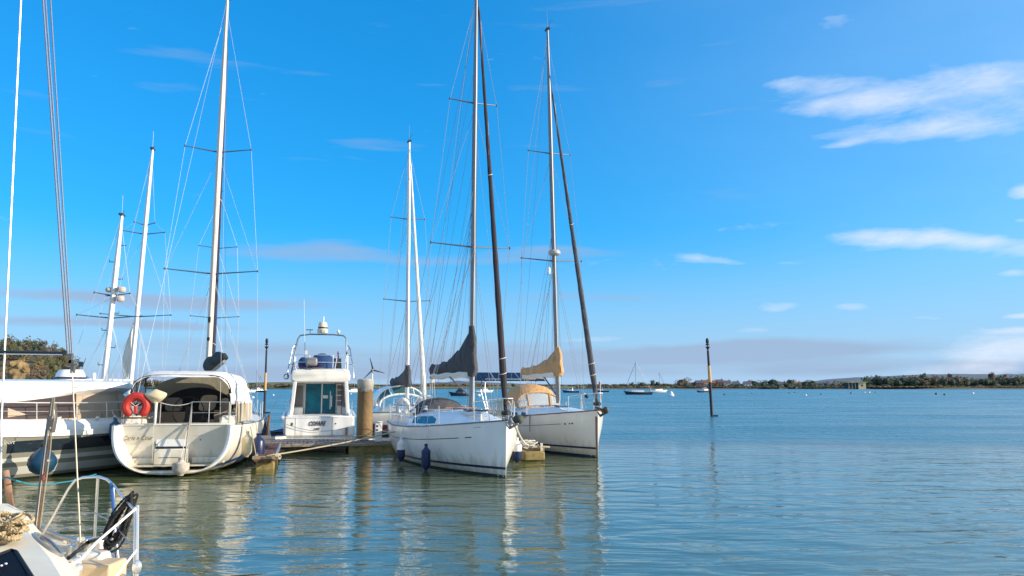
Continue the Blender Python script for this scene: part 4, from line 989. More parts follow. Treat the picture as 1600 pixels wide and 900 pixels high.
    for zz_ in (.30,.62): r.tube([(x,y,z0+zz_) for x,y in loop], .014, 6)
    for x, y in ((1.1,-1.15),(1.1,1.15),(2.3,-1.15),(2.3,1.15),(3.6,-1.15),(3.6,1.15),(1.05,-.5),(1.05,.5)): r.tube([(x,y,z0),(x,y,z0+.62)], .014, 6)
    r.build('flybridge_rail', steel, root)
    # arch with side braces
    arch = MB(); arch.tube([(1.3,1.27,3.05),(1.5,1.20,3.6),(1.9,1.05,4.65),(1.9,.95,4.80),(1.9,.5,4.86),(1.9,-.5,4.86),(1.9,-.95,4.82),(1.9,-1.08,4.70),(1.7,-1.12,3.8),(1.5,-1.15,3.1)], .035, 8)
    for sd, w in ((1, 1), (-1, 1)): 
        arch.tube([(1.1,sd*1.42,2.9),(1.2,sd*1.40,3.3),(1.75,sd*1.25,4.25),(1.85,sd*1.10,4.42)], .022, 6)
        for z_, ya, yb, x_ in ((3.5,1.36,1.22,1.35),(3.9,1.30,1.18,1.5),(4.2,1.26,1.13,1.7)): arch.tube([(x_,sd*ya,z_),(x_+.1,sd*yb,z_)], .014, 5)
    ao = arch.build('radar_arch', mat('arch_tube', (.22,.25,.28), .3, .7), root)
    rd = MB().lathe([(.01,0),(.22,0),(.24,.04),(.24,.17),(.19,.20),(.19,.24),(.21,.27),(.19,.44),(.15,.50),(.01,.52)], (1.9,-.02,4.92), 18).build('radar_dome', mat('cream_radome', (.66,.60,.47), .4), root)
    MB().lathe([(.20,.21),(.212,.22),(.212,.265),(.20,.275)], (1.9,-.02,4.92), 18).build('dome_band', black, rd); MB().box((1.68,-.02,5.0), (.02,.16,.10)).build('dome_badge', black, rd)
    MB().tube([(1.9,-.04,5.4),(1.9,-.04,5.68)], .035, 8).build('mast_light', whm, rd)
    MB().tube([(1.9,.53,4.86),(1.9,.53,5.05)], .014, 5).build('antenna_post', darkspar, root); MB().box((1.9,.56,5.06), (.06,.30,.035)).build('tv_antenna', darkspar, root)
    MB().ell((1.9,-.72,5.00), (.07,.08,.09), 10, 7).build('gps_dome', whitef, root); MB().tube([(1.9,-.72,4.86),(1.9,-.72,4.95)], .02, 5).build('antenna_post', darkspar, root)
    MB().tube([(1.9,.75,4.5),(1.7,.84,6.4)], .012, 5).build('whip_aerial', whm, root); MB().tube([(1.6,.7,3.3),(1.9,.74,4.5)], .012, 5).build('whip_aerial', darkspar, root)
    MB().box((1.4,.66,4.0), (.02,.12,.20)).build('burgee', whitef, root)
    MB().tube([(1.0,-.55,3.0),(1.1,-.68,3.9)], .016, 5).build('ensign_staff', whm, root)
    MB().prism([(1.08,-.62,3.58),(1.09,-.75,3.62),(1.1,-.76,3.95),(1.1,-.69,4.10)], (.01,0,0)).build('ensign', mat('furled_flag', (.06,.05,.16), .8), root)
    # outboard clamped to the after rail and blue covered seat
    om = MB().box((.98,.42,3.60), (.30,.50,.36)).build('outboard_cowl', gsteel, root, bevel=.07); 
    MB().box((.84,.42,3.62), (.012,.34,.12)).build('cowl_decal', mat('pale_decal', (.42,.42,.38), .5), om)
    for y in (.36,.50): MB().box((.98,y,3.36), (.10,.07,.14)).build('clamp', darkspar, om)
    rr = []
    for i in range(9):
        u = i/8; k = sqrt(max(.02, 1-u**2.4)); rr.append([V((1.9+.45*k*cos(q), -.05+.62*k*sin(q)+.04*sin(q*4+i), 3.3+.68*u+.03*sin(q*3+i*2))) for q in [2*pi*j/14 for j in range(14)]])
    MB().loft(rr).build('covered_seat', navyc, root)
    MB().ell((1.5,.78,3.52), (.3,.22,.30), 12, 8).build('covered_helm', navyc, root)
    MB().tube([(1.0,1.25,3.38),(1.0,.95,3.36),(1.0,.4,3.34),(1.0,-.1,3.33)], .012, 5).build('red_line', mat('dull_red_line', (.4,.12,.1), .8), root)
    # lifebuoy holder and side dodger, bow rail
    MB().tube([(1.1,1.50+.02*cos(a),2.98) if False else (1.1,1.46+.10*cos(a),2.95+.11*sin(a)) for a in [2*pi*k/10 for k in range(10)]], .025, 6, closed=True).build('rope_hank', darkspar, root)
    pl = MB()
    for sd in (-1, 1):
        pts = [h.at(x, sd, .0, .08) for x in (3.6, 5.2, 6.8, 8.2, 9.3)]; pl.tube([p+V((0,0,.55)) for p in pts], .013, 5)
        for p in pts: pl.tube([p, p+V((0,0,.55))], .012, 5)
    pl.build('bow_rail', steel, root)
    return root, h
boatD, hD = boat_D()
def DW(p): return (Matrix.Translation(boatD.location) @ Matrix.Rotation(boatD.rotation_euler.z, 4, 'Z')) @ V(p)

# ------------------------------------------------------------------ B: dark grey motor yacht at the left edge
def boat_B():
    stern = V((-12.95, 25.6)); d = V((-.44, -.898)).normalized(); L = 11.0; bow = stern+d*L
    root = heading_root('motor_yacht', 'dark grey motor yacht with beige canvas enclosure and white hardtop at the left edge', 'motor yacht', stern, bow)
    h = Hull(L, 3.7, 1.28, 1.36, 1.9, stern=.88, zk0=-.3, rake=1.0, tr=.2, pmid=3.2, pst=3.5, pb=1.3, tmax=.45); lo = loc_of(root)
    # heading towards the camera's left: the visible flank is port
    h.mesh().build('hull', greyhull, root); h.deck(dz=-.01).build('deck', deckm, root)
    up = MB(); rows = []
    h.band(lambda t: h.sheer(t)-.13, lambda t: h.sheer(t)+.02, 0, 1, off=.05).build('gunwale', gel, root)
    h.band(.50, .62, 0, 1, off=.006).build('upper_stripe', stripeg, root); h.band(.16, .38, 0, 1, off=.006).build('lower_stripe', stripeg, root)
    h.band(.0, .07, 0, 1, off=.008).build('waterline_band', black, root)
    h.band(lambda t: .74+.10*abs(t-.25), lambda t: 1.06, .02, .42, off=.008).build('hull_window', glassd, root)
    # white bulwark moulding and side deck
    for sd in (-1, 1):
        rows = []
        for i in range(31):
            t = .0+.96*i/30; p = h.pt(t, h.sheer(t), sd); rows.append([p+V((0,-sd*.02,0)), p+V((0,-sd*.06,.16)), p+V((0,-sd*.22,.30)), p+V((0,-sd*.55,.34)), p+V((0,-sd*.6,.02))])
        MB().loft(rows, closed=False).build('bulwark', gel, root)
    MB().tube([h.pt(t, h.sheer(t)+.0, 1)+V((0,.03,.0)) for t in [.30+.6*k/16 for k in range(17)]], [.05+.05*min(1,k/6) for k in range(17)], 8).build('fender_rail', gel, root)
    # superstructure
    ss = []
    for x, wb, wt, zt in ((.9,1.25,1.15,1.85),(3.0,1.32,1.2,2.0),(6.0,1.25,1.0,2.1),(8.0,.9,.6,1.9),(9.3,.4,.3,1.75)): ss.append([V((x,-wb,1.4)), V((x,-wt,zt)), V((x,0,zt+.05)), V((x,wt,zt)), V((x,wb,1.4))])
    MB().loft(ss).build('superstructure', gel, root, bevel=.02)
    # beige canvas enclosure, sloping aft
    cv = []
    for x, wb, wt, zt in ((.0,1.30,.55,1.62),(.25,1.34,.9,1.95),(.8,1.38,1.1,2.42),(1.5,1.40,1.2,2.50),(3.0,1.42,1.25,2.5),(4.4,1.42,1.2,2.5)):
        cv.append([V((x,-wb,1.55)), V((x,-(wb+wt)/2-.05,(1.55+zt)/2)), V((x,-wt,zt-.04)), V((x,0,zt)), V((x,wt,zt-.04)), V((x,(wb+wt)/2+.05,(1.55+zt)/2)), V((x,wb,1.55))])
    c_ = MB().loft(cv).build('canvas_enclosure', beigec, root)
    for x in (.45, 1.0, 1.6, 2.4, 3.3):
        MB().tube([V((x,1.42,1.56)), V((x+.05,1.22 if x > .7 else 1.05,2.40 if x > .7 else 2.05))], .012, 4).build('canvas_seam', mat('brown_piping', (.22,.15,.10), .8), c_)
    for sd in (-1, 1): MB().prism([(2.5,sd*1.46,1.62),(7.5,sd*1.30,1.62),(7.3,sd*1.18,2.12),(2.5,sd*1.40,2.30)], (0,sd*.02,0)).build('side_window', mat('plum_brown_window', (.05,.035,.035), .15, spec=.4), root)  # dark panel: shade of the enclosure put into the colour, drawn as windows
    # hardtop: thick, tapering to a point aft
    ht = []
    for x, w, za, zb in ((-.15,.25,2.50,2.56),(.15,.85,2.40,2.62),(.6,1.25,2.28,2.68),(1.2,1.42,2.30,2.69),(2.0,1.48,2.20,2.70),(2.6,1.5,2.08,2.70),(3.4,1.5,1.96,2.70),(4.4,1.5,1.9,2.70),(6.0,1.4,1.95,2.66),(7.0,1.0,2.1,2.5)):
        zm = (za+zb)/2; ht.append([V((x,-w*.8,za)), V((x,-w,zm-.02)), V((x,-w*.97,zb-.06)), V((x,-w*.8,zb)), V((x,0,zb+.02)), V((x,w*.8,zb)), V((x,w*.97,zb-.06)), V((x,w,zm-.02)), V((x,w*.8,za))])
    hto = MB().loft(ht).build('hardtop', gel, root, angle=50)
    MB().box((2.55,1.505,2.50), (.16,.02,.015), Matrix.Rotation(R(3),3,'Y')).build('side_light_slot', black, hto)
    # aft edge mouldings and bits on top
    MB().tube([(.35,-1.0,2.66),(.35,1.0,2.66)], .02, 6).build('hardtop_bar', steel, hto)
    rl = MB(); tops = []
    for x in (-.0,.5,1.0,1.6,2.6,3.8,5.2,6.8,8.4,9.8):
        p = h.pt(max(0,x)/L, h.sheer(max(0,x)/L), 1)+V((0,-.12,.30)); MB().tube([p, p+V((.04,.0,.48))], .013, 6).build('stanchion', steel, root); tops.append(p+V((.04,0,.48)))
    rl.tube(tops, .016, 6); rl.tube([p-V((0,0,.24)) for p in tops], .008, 5); rl.build('guard_rail', steel, root)
    for x in (.3,.55,.85,1.3,1.9): p = h.pt(x/L, h.sheer(x/L), 1)+V((0,-.15,.33)); MB().ell(p, (.07,.05,.05), 8, 5).build('deck_fitting', whitef, root)
    # small flybridge pod with searchlight and flag
    pod = MB(); pod.lathe([(.01,0),(.42,0),(.45,.08),(.40,.24),(.34,.34),(.01,.36)], (1.35,-.6,2.70), 16); po = pod.build('radar_pod', gel, root)
    MB().lathe([(.46,.05),(.47,.06),(.47,.10),(.46,.11)], (1.35,-.6,2.70), 16).build('pod_band', bootnavy, po)
    MB().box((1.35,-.75,3.10), (.10,.5,.06)).build('open_array', darkspar, po); MB().tube([(1.35,-.75,2.95),(1.35,-.75,3.1)], .04, 6).build('array_post', darkspar, po)
    MB().tube([(1.1,-.45,3.0),(1.0,-.42,3.42)], .01, 5).build('flagstaff', darkspar, po); MB().box((1.08,-.52,3.22), (.01,.24,.16)).build('pennant', darkspar, po)
    MB().lathe([(.01,0),(.05,.02),(.06,.12),(.05,.24),(.01,.26)], (.75,-.3,2.70), 8).build('horn', whitef, po)
    for k, (x, y) in enumerate(((.55,.3),(.4,-.1),(.7,.8))): MB().tube([V((x,y,2.66)), V((x-.03,y,2.95))], .02, 5).build('top_fitting', steel, hto)
    # white numerals on the flank
    text('hull_number', "35", .16, whitef, root, tuple(h.pt(.30, 1.45, 1)+V((.0,.045,.10))), (pi/2, 0, pi), .3)
    text('hull_lettering', "Sport", .14, stripeg, root, tuple(h.pt(.42, 1.05, 1)+V((0,.03,-.05))), (pi/2, 0, pi), .4)
    return root, h
boatB, hB = boat_B()
def BW(p): return (Matrix.Translation(boatB.location) @ Matrix.Rotation(boatB.rotation_euler.z, 4, 'Z')) @ V(p)
def fend_B(x, l, r, lbl, dz=.0, m=bluef):
    p = hB.pt(x/hB.L, hB.sheer(x/hB.L), 1); fender('fender', lbl, BW((p.x, p.y+r+.05, p.z+.28+dz)), l, r, m, None, BW(p+V((0,.0,.55))), 'blue fenders on the grey motor yacht')
fend_B(1.55, .66, .15, 'blue sausage fender on the grey motor yacht, the one farthest from its stern')
fend_B(.45, .66, .14, 'navy sausage fender on the grey motor yacht, left of the pair by its stern', -.08, navy)
fend_B(.08, .62, .13, 'navy sausage fender at the very stern of the grey motor yacht, right of the pair', -.08, navy)
bp = P(66, 722, 20.6)
bf = thing('ball_fender', 'big round blue ball fender against the grey hull, low by the waterline', 'fender', (bp.x, bp.y, bp.z-.33))
MB().lathe([(.001,0),(.14,.02),(.28,.12),(.345,.28),(.33,.42),(.24,.56),(.10,.66),(.05,.74),(.001,.76)], (0,0,0), 20).build('body', mat('blue_ball_vinyl', (.008,.05,.10), .25, var=.2, vscale=5), bf)
MB().lathe([(.06,.72),(.07,.75),(.05,.82),(.001,.83)], (0,0,0), 10).build('eye', black, bf)
MB().tube([(0,0,.82),(-.02,.12,1.5)], .012, 5).build('lanyard', dwire, bf)

# ------------------------------------------------------------------ G: deck-saloon yacht behind the middle sloop
def boat_G():
    mastp = P(636, 625, 37.6); d = V((.33,-.944)).normalized(); L = 10.2; bow = V((mastp.x, mastp.y))+d*4.2; stern = bow-d*L
    root = heading_root('deck_saloon_yacht', 'white yacht with a green-tinted arched windscreen, half hidden between the pile and the middle sloop', 'sailing yacht', stern, bow)
    h = Hull(L, 3.5, 1.25, 1.25, 1.5, stern=.8, rake=.6, tr=-.2, pb=1.3); lo = loc_of(root)
    h.mesh().build('hull', gel, root); h.deck(dz=-.02).build('deck', deckm, root); h.rail(.03).build('toe_rail', mat('teal_rail', (.05,.15,.17), .5), root)
    h.band(.45, .75).build('hull_stripe', mat('maroon_stripe', (.16,.05,.07), .4), root); h.band(.0, .40).build('boot_stripe', mat('dark_teal_band', (.015,.06,.07), .4), root)
    coachroof(h, root, 3.0, 9.2, 1.2, .3, .35, gel)
    # arched windscreen: white hoop roof with tinted panes below
    def hoop(x, w, hh): return [V((x, w*cos(a), 1.55+hh*max(0,sin(a))**.75)) for a in [pi*k/24 for k in range(25)]]
    r0, r1, r2 = hoop(5.0,1.15,.60), hoop(4.4,1.22,.98), hoop(2.6,1.25,1.02)
    dk = MB().loft([r1, r2], closed=False, caps=False).build('doghouse_roof', gel, root)
    MB().tube(r1, .055, 6).build('windscreen_arch', gel, dk)
    for a, b in ((1,8),(9,15),(16,23)):
        MB().loft([[r0[k] for k in range(a, b+1)], [lerp(r0[k], r1[k], .93) for k in range(a, b+1)]], closed=False, caps=False).build('windscreen_pane', glassg, dk, smooth=False)
    for k in (0, 8, 16, 24): MB().tube([r0[k], r1[k]], .035, 6).build('windscreen_bar', gel, dk)
    MB().tube(r0, .05, 6).build('windscreen_sill', gel, dk)
    base = lo(P(636, 640, 37.6)); top = lo(P(639.5, 222, 37.6)); zz = lambda py: P(636, py, 37.6).z
    mast_set(root, base, top, .095, whm, [(zz(471), 1.15, .2), (zz(343), .85, .12)], 1.35, base.x-.3, None, backstay=(0,0,1.3), wr=.008)
    MB().tube([lerp(base, top, .85)+V((.06,0,0)), top], .05, 6).build('mast_sleeve', black, root)
    furled(root, (L-.35,0,1.7), lerp(base, top, .97)+V((.12,0,0)), .115, sailw)
    aft = V((base.x-4.2,0,zz(600))); mb_ = V((base.x-.05, base.y, zz(598)))
    sail_cover(root, mb_, aft, zz(570), .17, greyc, None)
    for k in (.8, 2.0, 3.4): MB().tube([mast_at(base, top, zz(450))+V((-.1,0,0)), V((base.x-k, .1, mb_.z+.2))], .006, 4).build('lazy_jack', dwire, root)
    MB().tube([V((.2,0,1.3)), lerp(base, top, .99)+V((-.05,.1,0))], .006, 4).build('backstay', dwire, root)
    stanchions(h, root, (1.6,3.4,5.2,7.0,8.6), -1); stanchions(h, root, (1.6,3.4,5.2,7.0,8.6), 1); pushpit(h, root); pulpit(h, root, 9.2)
    # wind generator on a stern pole
    hub = lo(P(582, 578, 43.2)); wg = MB().tube([(hub.x,hub.y,1.2), hub-V((0,0,.05))], .035, 8).build('generator_pole', whm, root)
    MB().ell(hub, (.16,.08,.08), 10, 6).build('generator_hub', whitef, wg)
    for k in range(3):
        a = R(105)+k*2*pi/3; dv = V((0, cos(a), sin(a))); n_ = dv.cross(V((1,0,0)))
        MB().prism([hub+V((.12,0,0))+dv*.03-n_*.04, hub+V((.12,0,0))+dv*.68-n_*.015, hub+V((.12,0,0))+dv*.68+n_*.015, hub+V((.12,0,0))+dv*.03+n_*.06], (.02,0,0)).build('generator_blade', darkspar, wg)
    return root
boatG = boat_G()

# ------------------------------------------------------------------ other yachts whose masts stand behind
def back_yacht(label, mast_px, base_py, top_px, top_py, Y, d, L, m, r, spr, hullm=None, furl=None, steps=False, radars=False, cover=None, front=.42, wr=.0055, rise=0):
    b0 = P(mast_px, base_py, Y); d = V(d).normalized(); bow = V((b0.x, b0.y))+d*(L*front); stern = bow-d*L
    root = heading_root('sailing_yacht', label, 'sailing yacht', stern, bow)
    h = Hull(L, 3.5, 1.25+rise, 1.25+rise, 1.5+rise, stern=.75, rake=.7, tr=-.2, pb=1.3); lo = loc_of(root)
    h.mesh(24, 8).build('hull', hullm or gel, root); h.deck(dz=-.02).build('deck', deckm, root); h.rail(.025).build('toe_rail', alug, root)
    h.band(.12,.24).build('boot_stripe', bootnavy, root)
    cr, rings = coachroof(h, root, 3.0, L-1.6, 1.15, .3, .42, gel); side_window(rings, 3, 7, .3, .85, -1, root, glassd); side_window(rings, 3, 7, .3, .85, 1, root, glassd)
    base = lo(P(mast_px, base_py, Y)); base.z = 1.7+rise; top = lo(P(top_px, top_py, Y)); zz = lambda py: P(mast_px, py, Y).z
    mast = mast_set(root, base, top, r, m, [(zz(a), b, .2) for a, b in spr], 1.4, base.x-.3, None, backstay=(0,0,1.3+rise), wr=wr)
    MB().tube([base+V((-.1,0,zz(598)-base.z+.1)), V((base.x-3.6,0,zz(598)+.1))], .055, 8).build('boom', m, root)
    if cover: sail_cover(root, V((base.x-.05,base.y,zz(598)+.15)), V((base.x-3.6,0,zz(600)+.15)), zz(575), .15, cover)
    if furl: furled(root, (L-.4,0,1.75+rise), lerp(base, top, .96)+V((.1,0,0)), furl, sailw)
    if steps:
        for k in range(9):
            p = lerp(base, top, .12+.09*k); sd = 1 if k % 2 else -1; MB().tube([p, p+V((0,sd*.30,0)), p+V((0,sd*.30,.10))], .018, 4).build('mast_step', darkspar, mast)
    if radars:
        for py, dy in ((453,-.32),(467,-.30)):
            u = (zz(py)-base.z)/(top.z-base.z); p = lerp(base, top, u)
            MB().lathe([(.01,-.10),(.16,-.10),(.19,-.04),(.19,.08),(.15,.12),(.01,.14)], p+V((-.12,dy,0)), 14).build('radar_dome', mat('weathered_radome', (.50,.44,.37), .5), mast)
        MB().ell(lerp(base, top, (zz(453)-base.z)/(top.z-base.z))+V((0,.2,0)), (.12,.14,.12), 10, 7).build('radar_reflector', mat('weathered_radome', (.50,.44,.37), .5), mast)
    stanchions(h, root, (1.6,3.4,5.2,7.0), -1); stanchions(h, root, (1.6,3.4,5.2,7.0), 1); pulpit(h, root, L-1.0); pushpit(h, root)
    return root
back_yacht('yacht behind the grey motor yacht, its white stepped mast carrying two radar domes', 161, 592, 190.5, 337, 33.0, (-.24,.97), 10.5, whm, .115, [(497, 1.28), (462, .70)], steps=True, radars=True)
by = back_yacht('yacht behind with a tall white leaning mast, between the stepped mast and the cream yacht', 203, 598, 238.5, 234, 36.0, (-.24,.97), 11, whm, .105, [(495, 1.52), (366, .92), (352, .45)])
lo2 = loc_of(by)
mb = MB(); a = lo2(P(200, 600, 36.3)); b = lo2(P(212, 500, 36.3)); pts = [lerp(a, b, k/10) for k in range(11)]
mb.tube([p+V((0,.14*sin(pi*k/10)**.6,0)) for k, p in enumerate(pts)], [.05,.14,.2,.24,.24,.2,.16,.12,.09,.07,.05], 8); mb.build('bunched_sail', sailw, by)
back_yacht('yacht moored beyond the cream yacht, its slim mast almost lined up behind the larger one', 331, 600, 346, 300, 47.0, (-.22,.97), 10, alug, .07, [(497, 1.40), (388, 1.12)], wr=.009)

# small motor boat with blue cover to the left of the cruiser
def small_boat():
    root = heading_root('dinghy', 'small open boat under a folded dark blue cover beside the white cruiser', 'dinghy', (-10.35,31.6), (-9.9,35.2))
    h = Hull(3.6, 1.5, .55, .5, .7, stern=.85, zk0=-.05, rake=.4, tr=0, pb=1.5)
    h.mesh(18, 8).build('hull', mat('dinghy_hull', (.62,.60,.56), .4), root); h.rail(.03).build('gunwale', navyc, root)
    h.deck(.5, 1, camber=.1).build('foredeck', navyc, root)
    rr = []
    for i in range(10):
        u = i/9; w = .34*(1-u)**.7+.05; rr.append([V((.5+.25*cos(q)*(1-u*.5), .0+w*sin(q)*(1+.2*sin(q*5)), .35+1.05*u)) for q in [2*pi*j/14 for j in range(14)]])
    MB().loft(rr).build('folded_cover', mat('dark_blue_tarpaulin', (.015,.05,.11), .7, var=.5, vscale=6, bump=.05, bscale=6), root)
    MB().tube([(.3,-.3,.5),(.4,-.35,1.35)], .05, 6).build('oar', wood, root)
    return root
small_boat()
# ------------------------------------------------------------------ pontoons, pile, pedestal, warps
FD = V((.26,-.9656,0)).normalized(); WD = V((.9656,.26,0)).normalized()
def planks(root, o, du, dv, lu, lv, n, z, m, gap=.012, th=.035):
    """deck boards: n boards side by side along du, each lv long along dv; separate objects sharing one mesh"""
    w = lu/n-gap; mb = MB(); mb.box((0,0,0), (w, lv, th)); rz = atan2(du.y, du.x); first = None
    for k in range(n):
        c_ = V(o)+du*(lu*(k+.5)/n)+dv*(lv/2)
        if first is None: first = mb.build('plank', m, root, smooth=False); ob_ = first
        else: ob_ = first.copy(); COL.objects.link(ob_); ob_.parent = root
        lp = loc_of(root)(V((c_.x, c_.y, z-th/2+random.uniform(-.003,.003)))); ob_.location = lp; ob_.rotation_euler = (0, 0, rz-root.rotation_euler.z+random.uniform(-.003,.003))
# main walkway
a0 = P(452, 692, 29.35); a0.z = 0; LW = 9.0
wk = thing('walkway_pontoon', 'grey boarded walkway pontoon running behind the moored boats', 'pontoon', (a0.x, a0.y, 0), atan2(WD.y, WD.x))
a0s = a0-WD*2.2
ny = 2.45; LWT = LW+2.2
planks(wk, a0s, WD, WD.cross(V((0,0,-1))) if False else V((-WD.y, WD.x, 0)), LWT, ny, 74, .40, plankg)
l2 = loc_of(wk)
for y in (.03, ny-.03): MB().box((LWT/2-2.2, y, .315), (LWT, .06, .13)).build('side_beam', galv, wk)
MB().box((LWT/2-2.2, -.012, .30), (LWT, .02, .07)).build('rubbing_strake', timber, wk)
for x0, x1, mm in ((-2.0,-.9,darkf),(2.2,4.1,floatm),(5.2,6.6,darkf)):
    MB().box(((x0+x1)/2, ny/2, .10), (x1-x0, ny-.12, .36)).build('float', mm, wk, bevel=.03)
MB().box((LWT/2-2.2, ny/2, .22), (LWT-.3, ny-.5, .08)).build('frame', black, wk)
for x in (-.6, .9, 2.6, 4.6, 6.2): 
    MB().tube([(x,.12,.41),(x,.12,.47),(x-.12,.12,.49),(x+.12,.12,.49)], .018, 6).build('cleat', galv, wk)
# fingers
def finger(name, label, tip, w, L_, nb, mm):
    rz = atan2(-FD.y, -FD.x); f = thing(name, label, 'pontoon', (tip.x, tip.y, 0), rz)    # local +x runs back from the tip
    u = -FD; v = V((-u.y, u.x, 0))
    planks(f, tip-v*(w/2-.05)+u*.08, v, u, w-.10, L_-.1, nb, .40, mm)
    for sd in (-1, 1): MB().box((L_/2, sd*(w/2-.025), .345), (L_, .05, .12)).build('side_beam', galv, f)
    MB().box((.03, 0, .36), (.09, w+.10, .10)).build('end_beam', timber, f, bevel=.008); MB().box((.035, 0, .27), (.07, w, .05)).build('end_board', plank, f)
    for x0 in (.12, L_*.55): MB().box((x0+.5, 0, .10), (1.0, w-.10, .28)).build('float', floatm, f, bevel=.03)
    for sd in (-1, 1): MB().tube([(.25,sd*(w/2-.09),.40),(.25,sd*(w/2-.09),.46),(.15,sd*(w/2-.09),.48),(.35,sd*(w/2-.09),.48)], .016, 6).build('cleat', galv, f)
    return f
tip1 = P(414, 712, 23.85); tip1.z = 0
f1 = finger('finger_pontoon', 'narrow finger jetty with reddish boards beside the cream yacht', tip1, .64, 5.7, 6, plank)
tip2 = P(831, 705, 26.9); tip2.z = 0
f2 = finger('finger_pontoon', 'finger jetty end with a heap of pale rope between the two white sloops', tip2, .80, 4.6, 7, plankg)
MB().prism([(-.35,-.36,.32),(-.35,.36,.32),(.05,.40,.32),(.05,-.40,.32)], (0,0,-.30)).build('nose_float', floatm, f2, bevel=.04)
# pile
pc = P(570, 650, 30.9)
pl_ = thing('mooring_pile', 'thick brown mooring pile with a pale cap rising through the walkway', 'pile', (pc.x, pc.y, -.5))
MB().lathe([(.29,0),(.31,.02),(.312,1.6),(.308,3.0),(.322,3.02),(.322,3.27),(.29,3.31),(.001,3.32)], (0,0,0), 28).build('shaft', pilem, pl_)
MB().tube([(.46*cos(a), .46*sin(a), .96) for a in [2*pi*k/16 for k in range(16)]], .035, 6, closed=True).build('pile_guide', galv, pl_)
# service pedestal
pd = P(591, 683, 30.2); pd.z = .40
pe = thing('service_pedestal', 'short white power and water pedestal on the walkway beside the pile', 'pedestal', tuple(pd), atan2(WD.y, WD.x))
MB().box((0,0,.36), (.26,.22,.72)).build('cabinet', whitef, pe, bevel=.02); MB().box((0,0,.75), (.30,.26,.06)).build('lid', whitef, pe, bevel=.02)
for z in (.6,.45): MB().box((-.06,-.115,z), (.07,.012,.07)).build('socket', navy, pe)
# warps
def warp(name, label, pts, r, m, cat='rope', group=None):
    p0 = V(pts[0]); o = MB().tube([V(p)-p0 for p in pts], r, 6).build(name, m); o.location = p0; return tag(o, label, cat, group)
warp('mooring_line', 'taut beige mooring line from the reddish finger jetty towards the white pedestal', sag(tip1+V((.15,-.02,.43)), P(700, 653, 28.5), .10, 14)[:14], .024, rope)
k_ = MB(); kc = tip1+FD*.02+V((.42,-.05,.42))
for k in range(4): k_.tube([V((.03*k-.05+.05*cos(a)*.4, .06*cos(a), .06*sin(a)-.01*k)) for a in [2*pi*j/12 for j in range(12)]], .02, 5, closed=True)
k_.tube([(0,0,.02),(-.35,.0,.0)], .022, 5)
ko = k_.build('rope_knot', rope); ko.location = kc; tag(ko, 'beige rope wound round the end beam of the reddish finger jetty', 'rope')
warp('mooring_line', 'slack dark line drooping across the cruiser transom', sag(DW((-.1,1.35,.95)), DW((-.12,-1.2,.80)), .22, 12), .010, dwire)
warp('mooring_line', 'pale line drooping from the cream yacht quarter down beside the finger jetty', [CW((2.9,-1.9,1.4)), CW((2.4,-2.1,.6)), CW((1.9,-2.2,.08)), CW((1.4,-2.15,.3)), CW((1.2,-1.95,1.3))], .016, rope)
warp('mooring_line', 'dark line from the blue-covered dinghy down to the walkway', [P(438,617,32.5), P(412,662,31.0), P(400,676,30)], .012, dwire)
bowE = EW(hE.pt(.985, 1.55, 1))
warp('mooring_line', 'pale rope from the middle sloop bow down to the rope heap', sag(bowE+V((.12,0,.05)), tip2+V((-.1,.25,.50)), .18, 12), .026, wrope)
warp('mooring_line', 'grey mooring line sagging along the flank of the right-hand sloop', sag(FW(hF.at(6.9,-1,.05,-.03)), FW((2.4,-1.75,.52)), .28, 14), .020, mat('grey_rope', (.22,.22,.20), .9, var=.2, vscale=60))
warp('mooring_line', 'second grey mooring line just above the sagging one on the right-hand sloop', sag(FW(hF.at(6.8,-1,.05,-.05)), FW((3.2,-1.80,.72)), .14, 14), .013, mat('grey_rope', (.22,.22,.20), .9))
warp('line_end', 'short grey rope end hanging straight down the flank of the right-hand sloop', [FW(hF.at(7.0,-1,.05,-.03)), FW(hF.at(7.0,-1,-.3,-.04)), FW(hF.at(7.0,-1,-.62,-.03))], .018, mat('grey_rope', (.22,.22,.20), .9))
hp = MB(); random.seed(3)
for k in range(12):
    c_ = V((random.uniform(-.22,.16), random.uniform(-.10,.10), .045+.018*k)); rx, ry, tl = random.uniform(.12,.24), random.uniform(.08,.13), random.uniform(-.35,.35)
    hp.tube([c_+V((rx*cos(a), ry*sin(a), tl*rx*cos(a)+.02*sin(3*a+k))) for a in [2*pi*j/16 for j in range(16)]], .022, 5, closed=True)
for k in range(3): hp.tube([V((.45+.03*k, -.12+.03*k+.05*cos(a), .02+.16*sin(a))) for a in [2*pi*j/12 for j in range(12)]], .014, 5, closed=True)
ho = hp.build('rope_heap', wrope); ho.location = tip2+V((-.15,.05,.40)); tag(ho, 'heap of pale rope lying on the end of the right-hand jetty', 'rope')
warp('mooring_line', 'yellowish rope lying along the timber edge of the right-hand jetty end', [tip2+V((.0,-.1,.44)), tip2+V((.35,-.06,.46)), tip2+V((.62,.02,.44))], .035, rope)
warp('stern_line', 'beige line crossing the front of the walkway from pile to middle sloop', sag(P(540,683,29.3), P(624,664,29.6), .1, 8), .014, rope)

